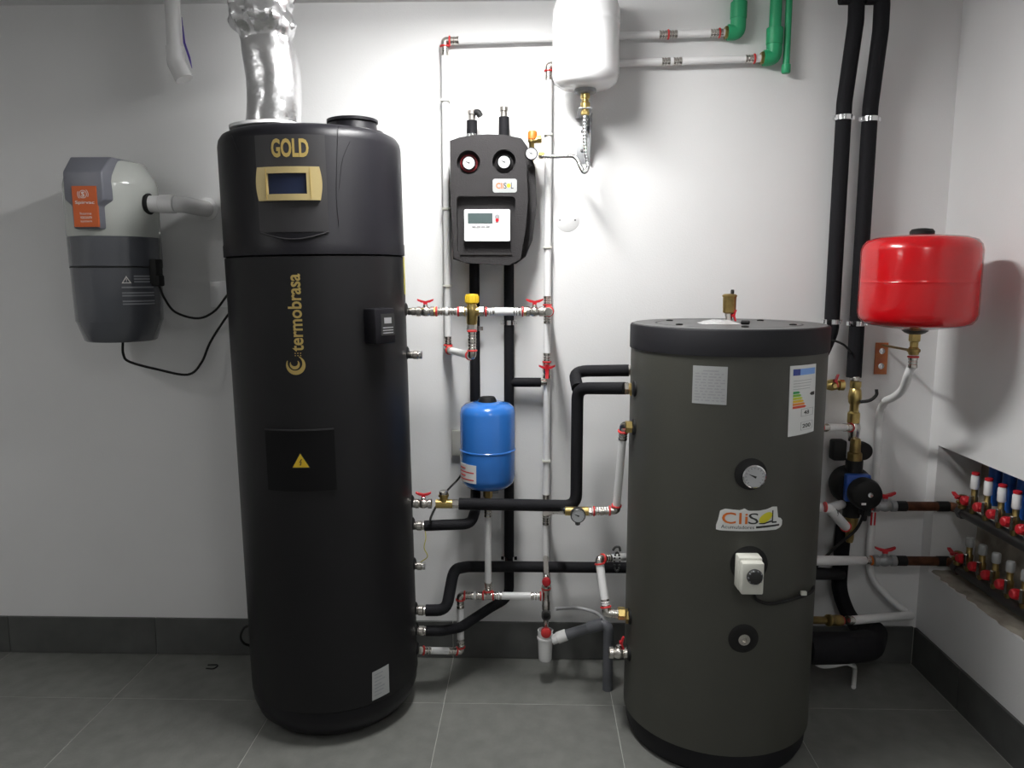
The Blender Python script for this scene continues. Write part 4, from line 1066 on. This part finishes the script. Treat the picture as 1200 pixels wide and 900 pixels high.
obj('brass_fitting', MB().cyl((q.x, YB2, zb - .03), (q.x, YB2, zb + .004), .017, hexa=True).cyl((q.x, YB2, zb - .05), (q.x, YB2, zb - .03), .013), M_brassd, t)
obj('bracket_arm', MB().box((q.x, (YB2 + D) / 2 + .01, zb - .004), (.03, D - YB2 - .02, .004)).box((q.x, D - .003, zb - .03), (.06, .006, .08)), M_zinc, t)
q_ = P(536, 518, D)
tag(obj('junction_plate', MB().box((q_.x + .01, D - .012, q_.z), (.06, .024, .1), .005), M_offw), 'pale wall box half hidden behind the blue vessel', 'socket')
tag(obj('sensor_cable', MB().tube([P(546, 545, 2.82), P(538, 560, 2.8), P(524, 575, 2.72), P(512, 592, 2.61), P(505, 606, 2.545), P(504, 613, 2.54)], .004, 8, smooth=8), M_rub), 'black sensor cable running from the blue vessel down to a heater outlet', 'cable')
# feed run
pe = t1p(762, 2.62); Yf = YB2 - .01
t = thing('vessel_feed_run', 'white and nickel pipe run from the lowest heater outlet to the blue vessel', 'pipe', pe)
e1 = P(540, 763, Yf); xf = e1.x; z7 = P(575, 698, Yf).z
e2 = V((xf, Yf, z7)); xt = q.x; d0 = (e1 - pe).normalized()
stub(t, pe, RT, .02, .013); nut(t, pe + d0 * .02, d0, .0135, .012, M_offw); ring(t, pe + d0 * .035, d0); sleeve(t, pe + d0 * .037, d0, .026); pipe(t, [pe + d0 * .05, e1 - d0 * .03]); 
elbow(t, e1, -d0, UP, .016)
pipe(t, [e1 + UP * .03, e2 - UP * .03])
tt = V((xt, Yf, z7)); d2_ = (tt - e2).normalized()
elbow(t, e2, -UP, d2_, .016)
pipe(t, [e2 + d2_ * .03, tt - d2_ * .03]); obj('coupling', MB().cyl(e2 + d2_ * .05, e2 + d2_ * .058, RP + .003), M_pvc, t)
tee(t, tt, -d2_, RT, UP)
pipe(t, [tt + UP * .03, V((xt, Yf, zb - .075))], .0122)
zt3 = zb - .075; sleeve(t, V((xt, Yf, zt3 + .004)), -UP, .03); ring(t, V((xt, Yf, zt3 + .008)), UP); nut(t, V((xt, Yf, zt3 + .01)), UP, .015, .018, M_steel)
xs_ = P(640, 697, Yf).x
pipe(t, [tt + RT * .03, V((xs_ - .02, Yf, z7))], RP + .0008); sleeve(t, V((xs_ - .022, Yf, z7)), -RT, .034); ring(t, V((xs_ - .02, Yf, z7)), RT)
# safety drain assembly
S0 = V((xs_, Yf, z7))
t = thing('safety_drain_valve', 'nickel safety valve stack with red knobs above the white funnel', 'valve', S0)
obj('valve_body', MB().lathe([(.012, -.052), (.0155, -.05), (.0155, -.02), (.0125, -.016), (.0135, .016), (.0165, .02), (.0165, .04), (.013, .044), (.013, .05)], S0, UP, 16).tube([S0 + UP * .045, S0 + UP * .075, V((xb, YW - .01, S0.z + .085))], .012, 12, .012), M_steel, t)
ring(t, S0 + UP * .03, UP, .018)
kz = P(640, 679, Yf).z
obj('red_knob', MB().lathe([(.012, 0), (.0155, .003), (.0155, .016), (.01, .02), (0, .02)], V((xs_, Yf - .012, kz)), FW, 16), M_red, t)
zo = P(639, 718, Yf).z; obj('outlet', MB().lathe([(.013, 0), (.017, .004), (.017, .03), (.012, .03), (.012, .012), (0, .012)], V((xs_, Yf - .002, zo)), FW, 18), M_dark, t)
zk = P(640, 738, Yf).z
obj('neck', MB().cyl(V((xs_, Yf, zk - .01)), V((xs_, Yf, z7 - .05)), .0095), M_steel, t)
obj('red_cap', MB().lathe([(.014, 0), (.0185, .004), (.0185, .02), (.012, .024), (0, .025)], V((xs_, Yf - .01, zk)), FW, 18), M_ring, t)
# white tundish funnel and grey waste pipe
zf0 = P(640, 773, Yf).z; zf1 = P(640, 742, Yf).z; zf2 = P(640, 748, Yf).z
t = thing('tundish_funnel', 'white plastic tundish funnel below the red-capped safety valve', 'funnel', (xs_, Yf, zf0))
obj('cup', MB().lathe([(0, zf0), (.022, zf0), (.0245, zf0 + .006), (.0275, zf2 - .002), (.0305, zf2), (.0305, zf2 + .006), (.0275, zf2 + .008), (.0285, zf1 + .012), (.026, zf1 + .012), (.025, zf2), (0, zf2)], V((xs_ - .002, Yf, 0)), seg=28), M_pvc, t)
w0 = P(647, 750, Yf); w1 = P(663, 744, Yf)
dw = (w1 - w0).normalized()
obj('side_outlet', MB().tube([w0, w1], .0185).cyl(w0 + dw * .02, w1 + dw * .003, .0215), M_pvc, t)
w2 = P(706, 731, Yf - .02); fz = PF(711, 796)
w3 = V((P(713, 742, Yf - .03).x, Yf - .03, P(713, 735, Yf - .03).z))
t = thing('grey_waste_pipe', 'dark grey plastic waste pipe from the funnel down into the floor', 'pipe', (w3.x, w3.y, 0))
obj('pipe', MB().tube([w1 - dw * .01, w2, w3, V((w3.x, w3.y, 0.0))], .0185, 20, .03), M_gpipe, t)
obj('coupling', MB().cyl(w1.lerp(w2, .62), w2 + (w2 - w1).normalized() * .004, .0222, 20), M_gpipe, t)
tag(obj('thin_hose', MB().tube([P(650, 714, Yf), P(660, 713, 2.75), P(680, 713, 2.8), P(700, 719, 2.76), P(708, 728, 2.7), P(712, 738, 2.69)], .0062, 10, smooth=8), mat('grey_hose', (.42, .42, .43), .45)), 'thin pale grey hose arching behind the waste pipe', 'hose')

# small dark bits on the floor, left
q = PF(248, 782)
tag(obj('wire_offcut', MB().tube([q + V((-.02, .012, .003)), q + V((.015, .014, .003)), q + V((.02, -.002, .003)), q + V((.01, -.016, .003)), q + V((-.016, -.014, .003))], .0025, 6, smooth=5), M_rub), 'small bent black wire offcut on the floor tiles', 'wire')
tag(obj('cable_loop', MB().tube([P(294, 733, 2.72), P(286, 736, 2.72), P(282, 745, 2.72), P(285, 753, 2.72), P(296, 758, 2.74), V((-.86, 2.78, .005)), V((-.78, 2.82, .005))], .0045, 8, smooth=8), M_rub), 'black cable loop peeking out from behind the heater base', 'cable')

# ================================================================== right-hand risers
YR = 2.82; RR = .0262
def riser(pts, zend, label, clamps, tail=(), name='insulated_riser'):
    ps = [P(px, py, Y) for px, py, Y in pts]; xv = ps[-1].x; ps.append(V((xv, YR, zend)))
    t = thing(name, label, 'pipe', ps[-1])
    foam(t, ps + list(tail), RR, .12)
    for py in clamps: clamp(t, V((xv, YR, P(1000, py, YR).z)), UP, RR)
    return t, xv
ta, xr1 = riser([(985, -4, 2.76), (1004, -4, 2.76), (1003, 25, 2.77), (989.5, 120, YR)], P(970, 388, YR).z, 'black insulated riser pipe, left of the pair by the right wall', (138, 377), [P(958, 425, 2.81), V((.80, 2.8, P(958, 450, 2.8).z)), V((.76, 2.69, P(958, 450, 2.8).z))])
tb_, xr2 = riser([(1014, -4, 2.76), (1034, -4, 2.76), (1032, 35, 2.77), (1020, 125, YR)], P(1001, 442, YR).z, 'black insulated riser pipe, right of the pair beside the red vessel', (140, 379))
tag(obj('sensor_wire', MB().tube([P(968, 398, 2.8), P(980, 400, 2.79), P(990, 405, 2.79), P(997, 413, 2.79)], .004, 8, smooth=6), M_rub), 'short dark wire crossing between the two insulated risers', 'wire')
# red vessel
YRV = 2.5
q = P(1076.5, 330, YRV); zb = P(1074, 385, YRV).z; zt_ = P(1076, 275, YRV).z; RRV = .1735
O = V((q.x, YRV, 0))
t = thing('red_expansion_vessel', 'glossy red expansion vessel hanging beside the right wall', 'expansion vessel', (q.x, YRV, zb))
obj('body', MB().lathe([(0, zb - .004), (.06, zb - .001), (.13, zb + .009), (.157, zb + .017), (.169, zb + .032), (RRV, zb + .05), (RRV, (zb + zt_) / 2 - .012), (RRV, (zb + zt_) / 2 - .002), (RRV + .0008, (zb + zt_) / 2), (RRV, (zb + zt_) / 2 + .002), (RRV, (zb + zt_) / 2 + .012), (RRV, zt_ - .05), (.169, zt_ - .032), (.157, zt_ - .017), (.13, zt_ - .008), (.06, zt_ - .001), (0, zt_)], O, seg=72), M_redgloss, t)
obj('cap', MB().lathe([(.036, zt_ - .006), (.036, zt_ + .01), (.03, zt_ + .017), (.012, zt_ + .02), (0, zt_ + .02)], O, seg=24), M_rub, t)
obj('bottom_flange', MB().lathe([(.04, zb - .006), (.03, zb - .014), (.02, zb - .018)], O, seg=20), M_dark, t)
za, zb2 = P(1068, 395, YRV).z, P(1067, 416, YRV).z
q3 = V((q.x - .006, YRV, 0))
obj('brass_coupling', MB().lathe([(.014, zb2), (.017, zb2 + .004), (.017, zb2 + .022), (.013, zb2 + .026), (.013, za - .016), (.018, za - .012), (.018, za + .006), (.014, za + .03)], O, seg=8), M_brass, t)
ring(t, V((q.x, YRV, zb2 - .006)), UP, .0175); sleeve(t, V((q.x, YRV, zb2 - .008)), -UP, .034)
qb = P(1032, 420, D)
t = thing('wall_bracket', 'orange-primed steel plate with long arm carrying the red vessel', 'bracket', qb)
obj('wall_plate', MB().box((qb.x, D - .003, qb.z), (.046, .006, .118), .001), M_bracket, t)
for s in (-1, 1): obj('bolt', MB().lathe([(.011, 0), (.011, .003), (.006, .004), (.006, .008), (0, .009)], V((qb.x, D - .006, qb.z + s * .028)), FW, 16), M_chrome, t)
arm_z = P(1068, 414, YRV).z; a0 = V((qb.x, D - .006, qb.z + .05)); a1 = V((q.x, YRV, arm_z + .008))
obj('arm', MB().tube([a0, a1], .0042, 8).cyl(a1 + UP * -.004, a1 + UP * .006, .02, 18), M_brassd, t)
# long white hose from the vessel down to the tank outlet
pt = t2r(727)
t = thing('filling_hose', 'long white flexible pipe curving from the red vessel down to the tank outlet', 'pipe', pt)
h = [V((q.x, YRV, zb2 - .03)), P(1064, 440, 2.53), P(1058, 456, 2.6), P(1048, 465, 2.68), P(1036, 472, 2.78), P(1030, 490, 2.845), P(1028, 530, 2.845), P(1023, 600, 2.845), P(1019, 650, 2.845), P(1022, 676, 2.84), P(1035, 694, 2.84), P(1052, 710, 2.84), P(1067, 721, 2.83)]
pipe(t, h, .0135, smooth=8)
e_ = h[-1]; 
obj('bend', MB().tube([e_ + (h[-2] - e_).normalized() * .02, e_, e_.lerp(pt, .1)], .015, 14, .02), M_pex, t)
pipe(t, [e_, P(998, 727, 2.56)], .0155)
sleeve(t, P(998, 727, 2.56), P(980, 727, 2.5) - P(998, 727, 2.56), .03, .0155)
c0 = P(985, 727, 2.52); ring(t, c0, c0 - pt, .0175, M_ring); obj('brass_check_valve', MB().lathe([(.012, 0), (.019, .004), (.019, .03), (.016, .034), (.016, .05), (.02, .054), (.02, .066), (.014, .07)], c0, pt - c0, 14), M_brassd, t)
obj('nipple', MB().tube([c0.lerp(pt, .5), pt], .013), M_brassd, t)
# brass stack above the pump, pump
YPm = 2.8; xp = xr2
def zp(py): return P(1000, py, YPm).z
t = thing('circulation_pump', 'black circulation pump with blue plate between brass unions', 'pump', (xp, YPm, zp(640)))
ctop = zp(444)
obj('steel_union', MB().lathe([(.014, zp(447)), (.018, zp(446)), (.018, ctop + .006), (.014, ctop + .012)], (xp, YPm + .01, 0), UP), M_steel, t)
obj('brass_valve', MB().lathe([(.016, zp(497)), (.022, zp(495)), (.022, zp(484)), (.016, zp(482)), (.016, zp(474)), (.021, zp(472)), (.024, zp(465)), (.021, zp(457)), (.017, zp(455)), (.02, zp(453)), (.02, zp(447))], (xp, YPm, 0), UP, 12), M_brass, t)
lv = P(1008, 471, YPm - .02)
obj('lever', MB().tube([lv, lv + V((.03, -.012, .008)), lv + V((.05, -.014, .028)), lv + V((.05, -.012, .048))], .006, 8, smooth=5), M_rub, t)
pt5 = t2r(501); zt5 = zp(501)
obj('tee', MB().lathe([(.018, zp(516)), (.02, zp(508)), (.022, zp(501)), (.02, zp(497)), (.017, zp(495))], (xp, YPm - .01, 0), UP, 12), M_steel, t)
zc1, zc2 = zp(538), zp(515)
obj('brass_union', MB().lathe([(.02, zc1), (.026, zc1 + .003), (.026, zc1 + .03), (.02, zc1 + .034), (.019, zc2), (.016, zc2 + .01)], (xp, YPm - .03, 0), UP, 10), M_brassd, t)
obj('flange_knob', MB().box((xp - .05, YPm + .0, zp(527)), (.05, .05, .075), .008), M_rub, t)
obj('flange_knob', MB().lathe([(.03, -.02), (.033, -.015), (.033, .015), (.03, .02)], (xp + .038, YPm - .0, zp(528)), FW, 24), M_rub, t)
pc = P(996, 569, YPm - .02); pc.x = xp
obj('volute', MB().lathe([(.03, -.06), (.066, -.05), (.072, -.03), (.072, .01), (.06, .03), (0, .03)], pc, FW, 32).tube([V((xp, YPm - .03, zc1 + .004)), V((xp, YPm - .03, zp(602)))], .03, 16), M_rub, t)
obj('blue_plate', MB().box(pc + V((0, -.045, .005)), (.088, .03, .1), .006), M_pump, t)
hd = pc + V((.012, -.06, -.006))
obj('motor_head', MB().lathe([(.046, 0), (.055, .004), (.057, .03), (.052, .05), (.046, .054), (0, .054)], hd, FW, 36), M_rub, t)
obj('knob', MB().lathe([(.009, .054), (.009, .06), (0, .061)], hd + V((.006, 0, .004)), FW, 16), M_chrome, t)
flat('head_mark', MB().rect(plane_map(hd, RT, UP), -.022, -.034, -.006, -.026, .0545, .055), M_inkw, t)
obj('plug', MB().box(hd + V((.004, -.025, -.062)), (.034, .036, .034), .005).cyl(hd + V((.004, -.025, -.1)), hd + V((.004, -.025, -.075)), .009), M_rub, t)
obj('lower_union', MB().lathe([(.012, zp(632)), (.015, zp(628)), (.015, zp(622)), (.022, zp(618)), (.026, zp(606)), (.026, zp(598)), (.02, zp(596))], (xp, YPm - .03, 0), UP, 12), M_brassd, t)
# branch from tank to tee above pump
t = thing('pump_branch', 'nickel press coupling pipe joining the tank to the pump tee', 'pipe', pt5)
pe5 = V((xp, YPm, zt5)); d5 = (pe5 - pt5).normalized(); L5 = (pe5 - pt5).length
ring(t, pt5 + d5 * .02, d5); obj('coupling', MB().tube([pt5, pt5 + d5 * .1], .0135), M_steel, t)
pipe(t, [pt5 + d5 * .1, pe5 - d5 * .09], RP); sleeve(t, pt5 + d5 * (L5 - .13), d5, .035); sleeve(t, pt5 + d5 * (L5 - .085), d5, .035); ring(t, pe5 - d5 * .045, d5); obj('tail', MB().tube([pe5 - d5 * .05, pe5], .0135), M_steel, t)
# upper right valve of the tank
pt = t2r(451); t = thing('tank_side_valve', 'brass valve with red handle high on the right of the olive tank', 'valve', pt)
b_ = ball_valve(t, pt, RT, FW, .075, .017, M_brass, handle=False)
obj('handle', handle_mesh(pt + V((.035, -.018, .016)), UP, RT, .02), M_red, b_)
# insulated return under the pump into the tank
pt = t2r(760, 2.45); 
t = thing('insulated_return', 'black insulated pipe below the pump, thickening towards the tank foot', 'pipe', pt)
a0 = V((P(990, 612, 2.83).x, 2.835, P(990, 612, 2.83).z))
foam(t, [a0, P(985, 660, 2.835), P(984, 690, 2.83), P(992, 715, 2.82), P(1004, 735, 2.78), P(1008, 750, 2.74)], .028, smooth=6)
foam(t, [pt + RT * .004, P(990, 759, 2.5), P(1018, 756, 2.62), P(1022, 742, 2.72)], .053, .07, 'elbow_insulation')
foam(t, [V((t2r(672).x, 2.43, t2r(672).z)) , P(985, 673, 2.8)], .021, name='branch_insulation')
# white pieces left of the pump
p9 = t2r(594, 2.47)
t = thing('white_elbow_piece', 'pair of short white pipes with a red ring left of the pump', 'pipe', p9)
j = P(971, 596, 2.5)
obj('elbow', MB().tube([p9, j, P(986, 591, 2.76)], .0165, 16, .01), M_pvc, t); ring(t, P(967, 594, 2.47), RT, .0175)
pipe(t, [j, P(991, 617, 2.66)], .0165); ring(t, P(991, 617, 2.66), P(991, 617, 2.66) - j, .02); obj('clip', MB().cyl(P(975, 600, 2.535), P(976.5, 601.5, 2.545), .0178), M_rub, t)
# ------------------------------------------------------------------ manifold feeds
XM = 1.565
def feed(py, pxl, label, white, group=None):
    Yv = 2.8; zf = P(1040, py, Yv).z
    def F(px): return V((P(px, py, Yv).x, Yv, zf))
    t = thing('manifold_feed', label, 'pipe', F(pxl))
    if white:
        p0 = t2r(657); pipe(t, [p0, F(1012)], .0165); sleeve(t, F(1012), RT, .03, .015); ring(t, F(1021), RT, .0185, M_orange)
    else:
        obj('nipple', MB().cyl(F(1006), F(1024), .014), M_steel, t); ring(t, F(1021), RT, .018)
        for px in (1020, 1024): obj('red_tab', MB().box(F(px) + V((0, -.015, -.045)), (.006, .004, .05), .001), M_red, t)
    ball_valve(t, F(1023), RT, UP, .085, .02, M_zinc, hs=.036)
    zz = zf
    end = V((XM, Yv, zf))
    obj('copper_pipe', MB().tube([F(1046), end, V((XM, 2.74, zf))], .0175, 18, .03), M_copper, t)
    obj('black_sleeve', MB().cyl(F(1050), F(1062), .0192), M_rub, t); obj('black_sleeve', MB().cyl(F(1098), F(1112), .0192), M_rub, t)
    return zf
zm1 = feed(593, 1010, 'upper rusty copper feed with red-handled valve beside the pump', False)
zm2 = feed(657, 962, 'lower rusty copper feed with white pipe and red-handled valve', True)
def manifold(zf, label, upper):
    t = thing('manifold', label, 'manifold', (XM, 2.3, zf - .02))
    obj('collector_bar', MB().tube([V((XM, 2.75, zf)), V((XM, 1.82, zf))], .021, 16), M_dark, t)
    nut(t, V((XM, 2.752, zf)), FW, .027, .03, M_dark)
    o_ = ball_valve(t, V((XM - .012, 2.725, zf + .015)), UP, -RT, .05, .014, M_brassd, handle=False)
    obj('handle', handle_mesh(V((XM - .03, 2.73, zf + .05)), FW, UP, .026), M_red, o_)
    first = None
    for k in range(11):
        y = 2.665 - k * .078
        x = XM - .008
        if first is None:
            parts = []
            parts.append(obj('outlet_stem', MB().lathe([(.009, .015), (.0115, .02), (.0115, .045), (.014, .05), (.014, .075), (.01, .08), (.01, .11)], V((x, y, zf)), UP, 10), M_brassd, t))
            parts.append(obj('white_cap' if upper else 'flow_cap', MB().lathe([(.0115, .105), (.014, .109), (.014, .15 if upper else .135), (.011, .155 if upper else .14), (0, .155 if upper else .14)], V((x, y, zf)), UP, 14), M_pvc if upper else M_silver, t))
            kb = MB().lathe([(.009, 0), (.016, .004), (.016, .024), (.012, .028), (0, .028)], V((x - .014, y, zf + .062)), -RT, 12)
            for s in range(6): a = 2 * PI * s / 6; kb.cyl(V((x - .018, y + .013 * math.cos(a), zf + .062 + .013 * math.sin(a))), V((x - .034, y + .013 * math.cos(a), zf + .062 + .013 * math.sin(a))), .0045, 8)
            parts.append(obj('red_knob', kb, M_red, t))
            parts.append(obj('elbow_union', MB().cyl(V((x - .026, y - .03, zf + .045)), V((x - .026, y - .03, zf + .09)), .009, hexa=True), M_steel, t))
            if upper:
                parts.append(obj('red_cap_ring', MB().cyl(V((x, y, zf + .155)), V((x, y, zf + .165)), .013), M_red, t))
                parts.append(obj('blue_sleeve', MB().tube([V((x + .045, y - .038, zf + .06)), V((x + .045, y - .038, zf + .24))], .021, 14), M_pblue, t))
            first = (y, parts)
        else:
            for p_ in first[1]:
                c = p_.copy(); C.objects.link(c); c.parent = t; c.location = p_.location + V((0, y - first[0], 0))
manifold(zm1, 'upper heating manifold with white caps and red knobs in the wall niche', True)
manifold(zm2, 'lower heating manifold with pale caps and red knobs in the wall niche', False)
# white hose end at the tank foot
a0 = P(958, 777, 2.47)
tag(obj('drain_hose', MB().tube([P(952, 774, 2.44), P(962, 780, 2.5), P(976, 780, 2.53), P(990, 777, 2.56), P(998, 779, 2.575), PF(1001, 792) + V((0, 0, .03)), PF(1000, 809) + V((0, 0, .012))], .0082, 10, smooth=8), M_pex), 'short white hose bent down to the floor beside the olive tank foot', 'hose')

# ------------------------------------------------------------------ groups of alike things
GROUPS = {'insulated_riser': 'insulated risers by the right wall', 'green_pipe': 'green risers near the ceiling', 'manifold': 'heating manifolds in the niche',
          'manifold_feed': 'copper feeds to the manifolds', 'outlet_stub': 'outlet stubs on the black heater', 'insulated_drop': 'insulated drops below the pump station',
          'power_cable': 'cables of the vacuum canister', 'insulated_pipe': 'insulated stubs above the pump station', 'ceiling_light': 'ceiling lights'}
for o in list(sc.objects):
    g = GROUPS.get(o.name.split('.')[0])
    if o.parent is None and g: o['group'] = g
